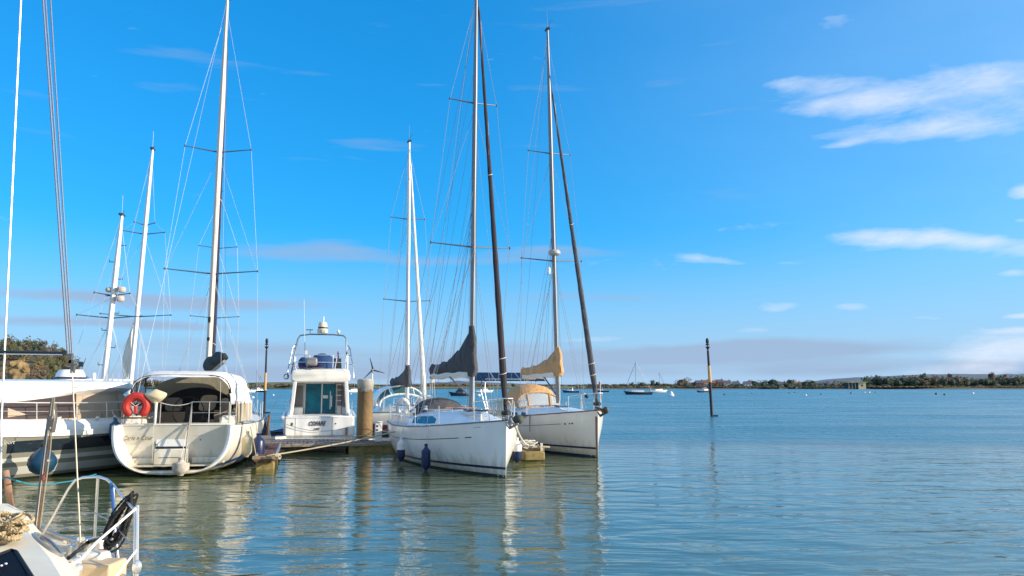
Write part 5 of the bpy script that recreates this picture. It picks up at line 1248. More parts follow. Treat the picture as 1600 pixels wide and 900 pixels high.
# ------------------------------------------------------------------ A: foreground yacht at the bottom left
def boat_A():
    o = PZ(60, 880, 0); root = thing('foreground_yacht', 'cream white yacht corner in the foreground with steel rail, rope coils and black hatch', 'sailing yacht', (-3.6, 5.2, 0), 0); lo = loc_of(root)
    zd = 1.18
    outl = [(-260,800),(-60,792),(10,806),(60,826),(96,842),(140,853),(168,866),(186,884),(194,915),(196,990),(100,1400),(-400,1400)]
    top_ = [lo(PZ(x, y, zd)) for x, y in outl]; c_ = sum(top_, V())/len(top_)
    bot = [V((c_.x+(p.x-c_.x)*.90, c_.y+(p.y-c_.y)*.92, -.1)) for p in top_]; mid = [lerp(p, q, .45)+((p-c_)*.02) for p, q in zip(top_, bot)]
    hb = MB(); hb.loft([top_, mid, bot], caps=False); hb.build('hull', gel3, root, angle=60)
    MB().add(top_, [tuple(range(len(top_)))]).build('deck', mat('cream_deck', (.70,.62,.48), .6, var=.2, vscale=5, bump=.003, bscale=80), root, smooth=False)
    MB().tube([p+V((0,0,.015)) for p in top_], .022, 6, closed=True).build('toe_rail', alu, root)
    # cabin: top and long sloping flank, lofted from an inner and an outer edge
    zc = 1.60
    ins = [(-260,800),(-40,796),(6,797),(28,812),(50,838),(78,872),(98,905),(104,990)]
    outs = [(-262,785),(-40,790),(24,792),(40,801),(60,826),(90,856),(113,880),(122,905),(128,990)]
    outs = [(-262,785),(-40,789),(16,791),(38,800),(60,828),(96,864),(118,893),(126,990)]
    A = [lo(PZ(x, y, zc)) for x, y in ins]; B = [lo(PZ(x, y, 1.37)) for x, y in outs]; C_ = [V((b.x+.10, b.y+.02, zd)) for b in B]
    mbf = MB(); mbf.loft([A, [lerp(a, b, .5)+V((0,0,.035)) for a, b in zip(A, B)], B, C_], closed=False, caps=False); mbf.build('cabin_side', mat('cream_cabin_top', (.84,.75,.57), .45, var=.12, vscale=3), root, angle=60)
    base = A+[lo(PZ(-260, 990, zc))]
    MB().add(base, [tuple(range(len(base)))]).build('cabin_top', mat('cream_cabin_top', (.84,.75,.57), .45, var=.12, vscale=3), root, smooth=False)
    # oval portlight lying in the flank, following its curve
    from mathutils.bvhtree import BVHTree
    tree_ = BVHTree.FromPolygons([V(v) for v in mbf.v], mbf.f)
    def on_flank(x, y, dz):
        hit = tree_.ray_cast(V((x, y, 3)), V((0, 0, -1)))
        return V((x, y, (hit[0].z if hit[0] else 1.45)+dz))
    a, b = lo(PZ(62, 853, 1.49)), lo(PZ(87, 884, 1.49)); ax = (b-a)/2; cc = (a+b)/2; wv_ = V((ax.y, -ax.x, 0)).normalized()*.060
    def oval(k_, dz): return [on_flank(cc.x+ax.x*cos(q)*k_+wv_.x*sin(q)*k_, cc.y+ax.y*cos(q)*k_+wv_.y*sin(q)*k_, dz) for q in [2*pi*k/28 for k in range(28)]]
    g_ = MB(); g_.loft([oval(1, .006), oval(.55, .010), oval(.05, .012)], caps=True)
    pt_ = g_.build('portlight', mat('plum_tinted_glass', (.05,.025,.04), .12, var=.5, vscale=6, spec=.3), root)
    MB().tube(oval(1.02, .008), .011, 6, closed=True).build('portlight_rim', mat('worn_chrome', (.45,.42,.36), .4, .6), pt_)
    # black hatch
    q = [lo(PZ(x, y, zc+.03)) for x, y in ((-70,905),(16,871),(24,873),(58,930),(-20,990))]
    hto = MB().prism(q, (0,0,.035)).build('hatch', mat('smoked_acrylic', (.006,.005,.009), .6, spec=.04), root, bevel=.012)
    MB().tube([p+V((0,0,.035)) for p in q], .010, 5, closed=True).build('hatch_frame', blackf, hto)
    for px_, py_ in ((2,884),(9,881)): MB().ell(lo(PZ(px_, py_, zc+.075)), (.008,.008,.006), 6, 4).build('hatch_screw', steel, hto)
    # steel rail
    def pz(x, y, Y): return lo(P(x, y, Y))
    def deckpt(x, y): return lo(PZ(x, y, zd))
    r = MB(); R1 = .0105
    foot_a = deckpt(66, 836); Yf = (foot_a+root.location).y
    top_l = [foot_a, pz(84,806,6.55), pz(107,764,6.45), pz(118,750,6.40), pz(130,746,6.35), pz(155,745,6.2), pz(167,749,6.12), pz(176,757,6.05)]
    r.tube(top_l, R1, 8)
    r.tube([pz(153,746,6.2), deckpt(147,856)], R1, 8)
    r.build('stern_rail', steel, root)
    MB().tube([pz(174,755,6.05), pz(178,800,5.95), deckpt(184,886)], .0135, 8).build('taped_post', mat('blue_tape', (.04,.12,.30), .4, .3), root)
    MB().tube([pz(177,757,6.05), pz(178.5,820,5.93), deckpt(186,888)], .010, 8).build('rail_post', steel, root)
    MB().tube([pz(177,757,6.05), pz(190,775,5.85), pz(213,800,5.55)], .008, 6).build('rail_brace', steel, root)
    p1 = pz(215,790,5.45); foot = pz(213.5,925,5.25)
    MB().tube([p1, foot], R1, 8).build('gate_post', steel, root)
    MB().tube([pz(211,792,5.45), pz(209.5,925,5.25)], .008, 8).build('gate_post', steel, root)
    MB().tube([p1+V((0,0,-.01)), pz(150,848,5.2), pz(128,873,5.05), pz(117,880,5.0), pz(85,890,4.9)], .009, 6).build('lifeline', mat('white_coated_wire', (.80,.78,.74), .4), root)
    MB().tube([pz(147,801,6.2), pz(175,815,5.95), pz(213,862,5.35)], .005, 5).build('lifeline', wire, root)
    MB().tube([pz(88,801,6.5), pz(147,801,6.2)], .005, 5).build('lifeline', wire, root)
    MB().tube([pz(213,860,5.3), pz(180,902,5.0)], .008, 5).build('lifeline', mat('white_coated_wire', (.80,.78,.74), .4), root)
    MB().tube([pz(72,838,6.3), pz(40,858,5.9), pz(20,878,5.4)], .006, 5).build('jackstay', wire, root)
    # turnbuckles, blocks, cleats and winch near the stern
    mbk = MB()
    for (x, y), s_ in (((214,886),.045),((119,882),.05),((122,890),.04),((124,872),.03)): MB().ell(lo(PZ(x, y, zd+.16)), (s_*.7,s_*.7,s_), 8, 6).build('turnbuckle', steel, root)
    MB().tube([lo(PZ(119,882,zd+.14)), lo(PZ(119,915,zd))], .018, 6).build('turnbuckle_post', steel, root)
    wn_ = MB().lathe([(.085,0),(.09,.03),(.06,.05),(.055,.11),(.075,.13),(.07,.15),(.001,.155)], lo(PZ(152, 872, zd)), 16).build('winch', steel, root)
    MB().box(lo(PZ(152, 893, zd+.06)), (.30,.24,.14)).build('stern_locker', mat('buff_locker', (.62,.48,.30), .6, var=.15), root, bevel=.02)
    MB().box(lo(PZ(146, 878, zd+.10)), (.22,.18,.14), taper=.8).build('instrument_pod', gel2, root, bevel=.025)
    MB().ell(lo(PZ(159, 864, zd+.08)), (.045,.04,.03), 8, 6).build('red_knob', mat('brick_red_plastic', (.45,.12,.04), .6), root)
    MB().box(lo(PZ(172, 893, zd+.05)), (.08,.22,.12), Matrix.Rotation(.5,3,'Z')).build('rudder_fitting', mat('dull_metal', (.25,.23,.20), .5, .5, var=.3), root, bevel=.02)
    MB().tube([lo(PZ(107,872,zd+.10)), lo(PZ(140,846,zd+.14)), pz(165,840,5.6)], .016, 6).build('black_hose', black, root)
    MB().tube([lo(PZ(100,848,zd+.02)), lo(PZ(100,846,zd+.09)), lo(PZ(106,847,zd+.09)), lo(PZ(106,849,zd+.02))], .009, 6).build('cleat', steel, root)
    MB().tube([lo(PZ(122,850,zd)), lo(PZ(124,842,zd+.16)), lo(PZ(129,842,zd+.16)), lo(PZ(136,851,zd))], .018, 6).build('stay_bracket', steel, root)
    for (x, y, w) in ((118,861,.05),(134,858,.05),(141,862,.04),(112,868,.04)): MB().lathe([(w,0),(w*1.1,.02),(w*.7,.06),(w*.8,.08),(.001,.085)], lo(PZ(x, y, zd)), 12).build('deck_fitting', steel, root)
    # backstay tackle and long lines going aloft
    L0 = P(113, 573, 6.3)
    for k, (xt, xb) in enumerate(((65,106),(69,110),(77,113))):
        MB().tube([lo(P(xb, 556, 6.3+.01*k)), lo(P(xt, -30, 6.35+.02*k))], .0068 if k else .008, 6).build('backstay_line', mat('speckled_line', (.20,.23,.30), .6, var=.6, vscale=120), root)
    MB().tube([lo(P(112,566,6.3)), lo(P(126,852,6.1))], .006, 6).build('backstay_wire', mat('tan_wire', (.45,.40,.30), .5, .3), root)
    bl = MB(); bl.box(lo(P(111,560,6.3)), (.022,.03,.08)); bl.box(lo(P(114,577,6.3)), (.028,.03,.06)); bl.lathe([(.001,-.015),(.026,-.015),(.026,.015),(.001,.015)], lo(P(112,567,6.3)), 12, Matrix.Rotation(pi/2,3,'X')); bl.build('block', mat('block_metal', (.20,.18,.16), .4, .6), root)
    MB().tube([lo(P(2,660,6.9)), lo(P(34,-30,7.0))], .0085, 6).build('shroud', mat('pale_shroud', (.62,.60,.57), .35, .5), root)
    MB().tube([lo(P(2,660,6.9)), lo(P(0,860,6.6))], .0085, 6).build('shroud', mat('pale_shroud', (.62,.60,.57), .35, .5), root)
    MB().tube([lo(P(-60,548,6.6)), lo(P(103,551.5,6.4))], .011, 8).build('boom_strut', darkspar, root)
    MB().tube([lo(P(-60,552,6.6)), lo(P(98,554,6.4))], .006, 6).build('boom_strut', steel, root); MB().box(lo(P(102,551,6.4)), (.035,.03,.035)).build('strut_end', darkspar, root)
    # four-part tackle standing on the quarter
    tb = lo(PZ(58, 826, zd+.02)); tt = lo(P(83, 622, 6.6))
    for dx, rr_, m_ in ((-.024,.008,dwire),(-.008,.006,steel),(.010,.007,rust),(.026,.006,mat('tan_wire', (.45,.40,.30), .5, .3))):
        MB().tube([tb+V((dx,0,0)), lerp(tb, tt, .62)+V((dx*1.2,0,0)), tt+V((dx*.4,0,0))], rr_, 6).build('tackle_fall', m_, root)
    blk = lerp(tb, tt, .86); b2 = MB(); b2.prism([blk+V((-.030,0,-.10)), blk+V((.022,0,-.13)), blk+V((.036,0,.0)), blk+V((.012,0,.12)), blk+V((-.012,0,.12)), blk+V((-.034,0,.0))], (0,.05,0))
    b2.lathe([(.001,-.035),(.026,-.035),(.026,.015),(.001,.015)], blk+V((0,0,.0)), 14, Matrix.Rotation(pi/2,3,'X')); b2.lathe([(.001,-.035),(.019,-.035),(.019,.015),(.001,.015)], blk+V((-.005,0,-.09)), 14, Matrix.Rotation(pi/2,3,'X'))
    b2.build('tackle_block', mat('block_metal', (.20,.18,.16), .4, .6), root, bevel=.008)
    b3 = MB(); b3.ell(lerp(tb, tt, .42), (.022,.02,.045), 10, 6); b3.build('tackle_block', mat('red_brown_block', (.20,.06,.05), .5), root)
    # rusty stump post
    MB().tube([lo(PZ(18,797,zd)), lo(P(13,765,6.9)), lo(P(9,735,6.9))], [.034,.03,.026], 8).build('weathered_post', rust, root)
    return root, lo
boatA, loA = boat_A()
def lash(pts): return pts
warp('mooring_line', 'turquoise rope lashed to the rusty post of the foreground yacht', [P(-20,755,6.9), P(5,747,6.85), P(12,746,6.83), P(24,751,6.8), P(48,757,7.4), P(75,757,8.5), P(110,752,10.0), P(150,741,12)], .008, trope)
# black coil hanging on the rail
c0 = P(188, 812, 5.75); cm = MB(); random.seed(11)
for k in range(11):
    ax_, an_ = random.uniform(.15,.215), R(66)+random.uniform(-.10,.10); w_ = random.uniform(.03,.062); off = V((random.uniform(-.022,.022), random.uniform(-.03,.03), random.uniform(-.03,.02)))
    pts = []
    for j in range(26):
        a = 2*pi*j/26; u, v_ = ax_*cos(a), w_*sin(a)*(1-.45*cos(a)); pts.append(off+V((u*cos(an_)-v_*sin(an_), .02*sin(a*2+k), u*sin(an_)+v_*cos(an_))))
    twist(cm, pts, .0088)
co_ = cm.build('rope_coil', brope); co_.location = c0; tag(co_, 'black rope coil hanging on the stern rail of the foreground yacht', 'rope')
# beige coil on the cabin top
c1 = PZ(10, 838, 1.63); cm = MB()
for k in range(20):
    rx, ry = random.uniform(.11,.20), random.uniform(.045,.09); off = V((random.uniform(-.04,.04), random.uniform(-.04,.04), .006*k)); an_ = R(-52)+random.uniform(-.3,.3)
    twist(cm, [off+V((rx*cos(a)*cos(an_)-ry*sin(a)*sin(an_), rx*cos(a)*sin(an_)+ry*sin(a)*cos(an_), .012*sin(2*a+k))) for a in [2*pi*j/22 for j in range(22)]], .0105)
e = [V((.02,-.15,.02)), V((.10,-.33,.0)), V((.13,-.42,.0)), V((.07,-.43,0)), V((-.0,-.34,.0)), V((-.06,-.2,.02))]; twist(cm, e, .0100, closed=False)
co_ = cm.build('rope_coil', mat('tan_coiled_rope', (.56,.43,.24), .9, var=.5, vscale=45, bump=.006, bscale=150)); co_.location = c1; tag(co_, 'tan rope coil heaped on the cabin top of the foreground yacht', 'rope')

# ------------------------------------------------------------------ beacons, buoys, distant boats
def beacon(label, base, top, Y, band, r, topm):
    b0 = P(*base, Y); b0.z = 0; t0 = P(*top, Y); root = thing('channel_beacon', label, 'beacon', tuple(b0)); ax = t0-b0; H = ax.length
    def seg(a, b, m, nm, k=1.0): return MB().tube([ax*a+V((0,0,-1.5 if a == 0 else 0)), ax*b], [r*k, r*k*.92], 10).build(nm, m, root)
    seg(0, band[0], bkpaint, 'lower_pole'); seg(band[0], band[1], orpaint, 'amber_band', 1.03); seg(band[1], .86 if topm else 1, bkpaint, 'upper_pole', .8)
    rot = ax.to_track_quat('Z', 'Y').to_matrix()
    if topm:
        MB().lathe([(.001,-.28),(.20,.10),(.001,.12)], ax*.895, 12, rot).build('lower_cone', bkpaint, root)
        MB().tube([ax*.86, ax*.99], .04, 6).build('topmark_staff', bkpaint, root)
        MB().lathe([(.001,-.13),(.18,-.10),(.001,.26)], ax*.945, 12, rot).build('upper_cone', bkpaint, root); MB().ell(ax*.985, (.14,.14,.26), 10, 8, rot).build('lantern', bkpaint, root)
    else: MB().ell(ax*.97, (.13,.13,.2), 10, 8).build('topmark', bkpaint, root)
    MB().box(ax*.008+V((.25,0,.02)), (.45,.2,.12)).build('foot_clamp', bkpaint, root)
    return root
beacon('tall black and amber channel beacon leaning alone in open water on the right', (1113,650), (1105,531), 66, (.445,.66), .135, True)
beacon('black and pale amber channel pole standing between the cream yacht and the cruiser', (413,645), (417,531), 74, (.31,.55), .12, True)
def buoy(px, py, r, m, label, cone=False, grp='mooring buoys out in the estuary'):
    p = PZ(px, py, 0); o = thing('mooring_buoy', label, 'buoy', tuple(p), 0, grp)
    if cone: MB().lathe([(.001,-.2),(r*.8,-.1),(r,.1*r),(r*.4,r*1.2),(.001,r*1.6)], (0,0,.05), 12).build('float', m, o)
    else: MB().lathe([(.001,-r*.5),(r*.8,-r*.3),(r,.15*r),(r*.8,r*.8),(r*.3,r*1.05),(.001,r*1.1)], (0,0,.05), 12).build('float', m, o)
    MB().tube([(0,0,r),(0,0,r*1.5)], .03+.04*r, 6).build('eye', darkspar, o); return o
wb = mat('white_buoy', (.75,.74,.72), .5); rb = mat('red_buoy', (.40,.07,.05), .5); kb = mat('dark_buoy', (.05,.06,.08), .5)
buoy(1049, 619, .85, wb, 'white mooring buoy, right of the two distant moored yachts', True)
buoy(1110, 616, .5, kb, 'small dark buoy just left of the tall beacon pole', grp=None)
for k, (x, y, r_, m_, w_) in enumerate(((1233,614.5,.7,kb,'dark'),(1242,614.0,.6,kb,'dark'),(1259,618.5,.7,wb,'white'),(1283,616.5,.6,kb,'dark'),(1330,615,.8,kb,'dark'),(1351,613.8,.8,wb,'white'),(1358,613.8,.9,wb,'white'),(1368,613.4,.6,kb,'dark'),(1463,616.5,1.0,kb,'dark'),(1476,617.5,.8,kb,'dark'),(1520,615.5,1.0,wb,'white'),(1132,617,.7,kb,'dark'),(1175,615,.5,kb,'dark'))):
    where = ['farthest left of the dark trio','middle of the dark trio','low in the water nearest the camera','by the far right-hand shore sheds','below the pale concrete shed','left one of the white pair below the shed','right one of the white pair below the shed','just right of the white pair','left one of the two near the bare trees','right one of the two near the bare trees','alone at the far right','a little right of the tall beacon','between the beacon and the cottages'][k]
    buoy(x, y, r_*.5, m_, '%s mooring buoy out in the estuary, %s' % (w_, where))
for x, y, r_, w in ((442,655,.22,'beside the blue-covered dinghy'),(427,618,.3,'just right of the left pole'),(548,616,.3,'just right of the white cruiser'),(705,617,.5,'left of the middle mast'),(748,619,.5,'seen just right of the middle mast'),(913,617,.5,'behind the bow of the right-hand sloop'),(395,622,.35,'left of the left pole')):
    buoy(x, y, r_, wb, 'small white buoy %s' % w)
def far_sail(label, px, py, Y, L, mast, hm, ang_=0, m_w=.07):
    p = PZ(px, py, 0); s = Y and 1; root = thing('moored_yacht', label, 'yacht', (p.x, p.y, 0), R(ang_), 'yachts moored out in the estuary')
    h = Hull(L, L*.3, .9, .85, 1.2, stern=.7, rake=.8, tr=-.3); mb = h.mesh(14, 6); mb.v = [(x-L/2, y, z) for x, y, z in mb.v]; mb.build('hull', hm, root)
    d_ = h.deck(n=12); d_.v = [(x-L/2, y, z) for x, y, z in d_.v]; d_.build('deck', deckm, root)
    MB().loft([[V((x-L/2,-w,.85)), V((x-L/2,-w*.8,1.4+.1*k)), V((x-L/2,w*.8,1.4+.1*k)), V((x-L/2,w,.85))] for k, (x, w) in enumerate(((L*.3,.9),(L*.5,.9),(L*.72,.5)))]).build('cabin', gel, root)
    MB().tube([(L*.08,0,1.2),(L*.06,0,mast)], m_w, 6).build('mast', alug, root); MB().tube([(L*.07,0,2.2),(-L*.32,0,2.2)], .12, 6).build('boom', navy, root)
    MB().tube([(L*.48,0,1.2),(L*.07,0,mast*.95)], .06, 5).build('furled_genoa', darkspar, root); MB().tube([(-L*.48,0,1),(L*.06,0,mast)], .02, 4).build('backstay', wire, root)
    return root
def far_motor(label, px, py, L, hm, ang_=0, top=gel, grp='small motor boats moored far out'):
    p = PZ(px, py, 0); root = thing('moored_motor_boat', label, 'motor boat', (p.x, p.y, 0), R(ang_), grp)
    h = Hull(L, L*.34, .8, .8, 1.2, stern=.9, rake=.7, tr=0); mb = h.mesh(14, 6); mb.v = [(x-L/2, y, z) for x, y, z in mb.v]; mb.build('hull', hm, root)
    d_ = h.deck(n=12); d_.v = [(x-L/2, y, z) for x, y, z in d_.v]; d_.build('deck', deckm, root)
    w = L*.13; c_ = MB().loft([[V((L*a,-w,.8)), V((L*a,-w*.85,z_)), V((L*a,w*.85,z_)), V((L*a,w,.8))] for a, z_ in ((-.10,2.1),(.08,2.1),(.20,1.2))]).build('wheelhouse', top, root)
    MB().box((L*.0,0,1.75), (L*.18,w*2.0,.35)).build('wheelhouse_window', glassd, c_)
    MB().tube([(-L*.2,0,.9),(-L*.2,0,2.6)], .05, 5).build('stub_mast', alug, root); return root
far_sail('nearest moored yacht in open water, dark hull and bare mast left of the beacon', 997, 616.5, 240, 9.5, 10.8, darkhull, 176)
far_sail('white moored yacht farther out, between the dark-hulled one and the beacon', 1029, 613.2, 330, 8.5, 9.0, gel, 10)
far_motor('small dark motor boat seen just right of the right-hand sloop bow', 939, 612.5, 8, darkhull, 170)
far_motor('small blue motor boat with pale wheelhouse behind the right-hand sloop', 892, 613.5, 8, mat('blue_far_hull', (.02,.08,.14), .5), 165)
far_motor('low boat just left of the tall beacon by the far shore', 1101, 613.0, 7, darkhull, 20)
far_motor('pale-cabined boat far out, seen between the middle mast and its rolled genoa', 757, 613.5, 8, gel, 12)
far_motor('long dark open boat seen left of the middle mast', 720, 618.5, 7, darkhull, 178, darkhull)
far_motor('white motor boat far out just left of the left pole', 384, 613.5, 9, gel, 15)
far_motor('dark launch far out near the left pole, beside the white one', 401, 612.8, 9, darkhull, 172)
for k, (x, mst) in enumerate(((372, 9.5),(398,11),(404, 8),(519,8))):
    far_sail('distant moored yacht %s' % ['farthest left of the cluster by the left pole','with the tallest mast in the cluster left of the left pole','tight against the left pole in the distant cluster','seen through the gap right of the white cruiser'][k], x if k < 3 else 552, 612.0+.3*k, 300, 8, mst, [gel, darkhull, gel, gel][k], 15*k)
# ------------------------------------------------------------------ shores, hill, woods, cottages
from bisect import bisect
def interp(tab, x):
    if x <= tab[0][0]: return tab[0][1]
    for (a, b), (c_, d) in zip(tab, tab[1:]):
        if x <= c_: return b+(d-b)*(x-a)/(c_-a)
    return tab[-1][1]
fieldm = mat('winter_pasture', (.17,.20,.045), .9, var=.6, vscale=.012, col2=(.15,.095,.045), stretch=(1,2.5,1))
mud = mat('muddy_foreshore', (.10,.085,.06), .7, var=.4, vscale=.05)
hillm = mat('hill_ground', (.12,.09,.045), .95, var=.5, vscale=.09, col2=(.07,.065,.03))
cliffm = mat('sandy_cliff', (.42,.27,.11), .9, var=.6, vscale=.35, bump=.4, bscale=.5)
FY = 1080.
crest = [(-400,590),(120,594),(300,597),(345,599),(380,598),(430,597),(480,597),(560,600),(640,602),(760,601),(880,601.5),(960,602),(1060,602),(1180,602.5),(1320,601),(1360,599),(1440,596),(1500,594),(1600,593),(1900,592),(2300,590)]
def far_shore():
    mb = MB(); rows = []
    for i in range(121):
        px = -400+2700*i/120; zc = P(px, interp(crest, px), FY).z
        X = lambda Y: (px-800)/1200*Y*cos(PITCH)
        yo = 25*sin(px*.011)+12*sin(px*.037)
        ys = [(850+yo,-.6),(860+yo,.5),(868+yo,1.1),(940+yo,1.1+(zc-1.1)*.22),(1010,1.1+(zc-1.1)*.6),(FY,zc),(1200,zc*1.0),(1700,zc*.9),(2600,-2)]
        rows.append([V((X(Y), Y, z)) for Y, z in ys])
    mb.loft(rows, closed=False)
    nf = 8
    for k in range(len(mb.f)): mb.m[k] = 1 if (k % nf) < 2 else 0
    return struct(mb.build('far_shore', [fieldm, mud]))
far_shore()
# far ridge beyond, blue of the distance haze put into its colour
ridge = [(-400,592),(100,592),(330,599),(380,597),(420,600),(600,601),(650,600),(690,597),(720,595),(760,597),(800,599),(900,601),(1000,602),(1100,602),(1250,598),(1300,592),(1330,590),(1380,588),(1440,585),(1500,584),(1560,585),(1620,583),(1900,584),(2300,590)]
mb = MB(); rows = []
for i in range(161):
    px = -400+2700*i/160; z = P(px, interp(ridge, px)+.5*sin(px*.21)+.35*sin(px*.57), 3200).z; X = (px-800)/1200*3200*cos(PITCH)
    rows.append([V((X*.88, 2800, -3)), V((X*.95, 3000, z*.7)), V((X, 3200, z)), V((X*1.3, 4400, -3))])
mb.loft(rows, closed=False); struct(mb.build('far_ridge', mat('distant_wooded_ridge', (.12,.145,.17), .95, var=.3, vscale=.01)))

LF = [mat('evergreen_leaves', (.030,.052,.022), .8, var=.4, vscale=.6), mat('olive_scrub_leaves', (.085,.085,.032), .85, var=.4, vscale=.6), mat('bare_brown_twigs', (.125,.085,.055), .9, var=.4, vscale=.6),
      mat('dead_reed_and_bramble', (.22,.15,.06), .9, var=.4, vscale=.6), mat('grey_green_leaves', (.055,.075,.045), .85, var=.4, vscale=.6), mat('tree_bark', (.09,.07,.05), .9)]
def crown(mb, c_, rx, rz, n, mi, leaf, core=.55):
    c_ = V(c_)
    if core: mb.ell(c_, (rx*core, rx*core, rz*core), 7, 5, mi=mi)
    lobes = [(V((random.gauss(0,.42)*rx, random.gauss(0,.42)*rx, random.uniform(-.45,.62)*rz)), random.uniform(.28,.5)) for _ in range(6)]
    for _ in range(n):
        l, k = random.choice(lobes); d = V((random.gauss(0,1), random.gauss(0,1), random.gauss(0,1))).normalized()*random.uniform(.6,1)
        p = c_+l+V((d.x*rx*k, d.y*rx*k, d.z*rz*k)); s_ = leaf*random.uniform(.5,1.3)
        a = V((random.gauss(0,1), random.gauss(0,1), random.gauss(0,1))).normalized(); b = a.orthogonal().normalized()
        mb.add([p-a*s_, p+a*s_*.7+b*s_*.6, p+b*s_*-.7+a*s_*.2], [(0,1,2)], mi)
def tree_line(name, label, segs, Y, seed, dy=60, leafk=.16, density=1.0):
    random.seed(seed); mb = MB()
    for (x0, x1, top, tones, wpx) in segs:
        n = max(1, int((x1-x0)/wpx*(7.5 if x0 > 1330 else 5)*density))
        for k in range(n):
            px = random.uniform(x0, x1); y = Y+random.uniform(-dy, dy); hpx = random.uniform(.66, 1.0)
            zc = interp(crest, px); g0 = CAMH+(604.5-zc)/1200*FY*.5 if Y > 900 else 1
            z0 = min(g0, 9)*.7 if Y > 960 else 1.0; ztop = CAMH+(604.5-top)/1200*y; H = max(3, (ztop-z0)*hpx); W_ = wpx/1200*y*random.uniform(.7,1.2)
            X = (px-800)/1200*y*cos(PITCH); crown(mb, (X, y, z0+H*.5), W_*.85, H*.52, 95, random.choice(tones), H*leafk*.55)
    o = mb.build(name, LF, smooth=False); tag(o, label, 'woodland', kind='stuff'); return o
tree_line('far_woodland', 'dark evergreen and brown woodland lining the far right shore', [(1350,1452,585.5,[0,0,0,4],11),(1440,1500,591,[2,3,1],9),(1490,1562,588,[0,0,0,1],11),(1555,1700,585.5,[2,0,1,0],10),(1700,2000,586,[2,0,1],12),(1340,2000,598,[1,2,0],12),(1420,1500,585,[2,2,4],9)], 905, 3, dy=35)
tree_line('far_woodland', 'mixed hedges and trees around the cottages beyond the beacon', [(1060,1085,595,[2,4],9),(1085,1160,598,[4,1,0,4],8),(1160,1300,596,[4,0,0],9),(1300,1352,594,[2,1,4],9),(1050,1350,601,[1,4,4,0],9)], 905, 5, dy=38)
tree_line('far_woodland', 'thin dark hedge line on the low fields behind the masts', [(900,1060,599,[0,0,4],8),(600,900,601,[2,1,2],9),(330,600,600,[1,2,2],9),(660,760,597.5,[2,2,1],10),(1000,1060,598,[0,2],9)], 1040, 8)
tree_line('far_woodland', 'brown woodland beyond the moored yachts on the left', [(100,330,592,[2,2,1],12),(-200,100,590,[2,1],12),(330,450,599,[2,1,3],9),(352,372,596,[0,4],8),(440,560,598,[2,0,1],9)], 900, 9)
# single trees that stand out on the far shore
def tree(label, px, top, w_px, Y, mi, base=606.0, n=340):
    random.seed(int(px*7)); X = (px-800)/1200*Y*cos(PITCH); z0 = .8; zt = CAMH+(604.5-top)/1200*Y; H = zt-z0; w = w_px/1200*Y/2
    o = thing('shore_tree', label, 'tree', (X, Y, z0), 0, 'single trees on the far shore')
    tr = MB(); tr.tube([(0,0,-.5),(.1,0,H*.35),(.0,.1,H*.8)], [H*.035,H*.025,H*.01], 6)
    for k in range(5):
        a = k*1.26; tr.tube([(0,0,H*(.3+.08*k)),(cos(a)*w*.6, sin(a)*w*.6, H*(.5+.08*k))], [H*.014,H*.005], 5)
    tr.build('trunk', LF[5], o)
    cr = MB(); crown(cr, (0,0,H*.56), w, H*.46, n, 0, H*.06, .6); cr.build('crown', LF[mi], o, smooth=False); return o
for a in (('dark rounded evergreen, tallest of the three just left of the long right wood gap',1208,590.5,26,0),('broad dark evergreen standing right of the cottages',1178,593,22,0),('small round dark tree next to the tall evergreen clump',1194,594,16,4),('dark bushy tree at the right of the evergreen clump',1236,591,24,0),
          ('pair of dark round trees, the left one, before the pasture ends',1260,593.5,14,0),('pair of dark round trees, the right one, before the pasture ends',1271,592.5,15,0),('pale bare spreading tree left of the beacon',1067,590,30,2),('bare grey tree just beside the tall beacon',1088,594,20,2),
          ('dark upright tree left of the farther moored yacht',1020,594,11,0),('dark upright tree in the pair left of the farther yacht',1027,594.5,10,0),('dark tree behind the mast of the nearest moored yacht',1003,595.5,13,4),('dark conifer standing up behind the low hedges',988,597,10,0),
          ('bushy tree rising above the low shore left of the left pole',396,596,16,4),('low dark tree near the white cruiser on the left shore',440,598,18,0),('lone tree on the skyline behind the tan sail cover',802,598,12,4),
          ('slim bare tree poking above the right-hand wood',1444,580,9,2),('bare tree above the far right wood, left of two',1551,580,14,2),('bare tree above the far right wood, right of two',1572,581,12,2),('bare tree rising over the wood at mid right',1486,580,9,2)):
    tree(a[0], a[1], a[2], a[3], 905, a[4])
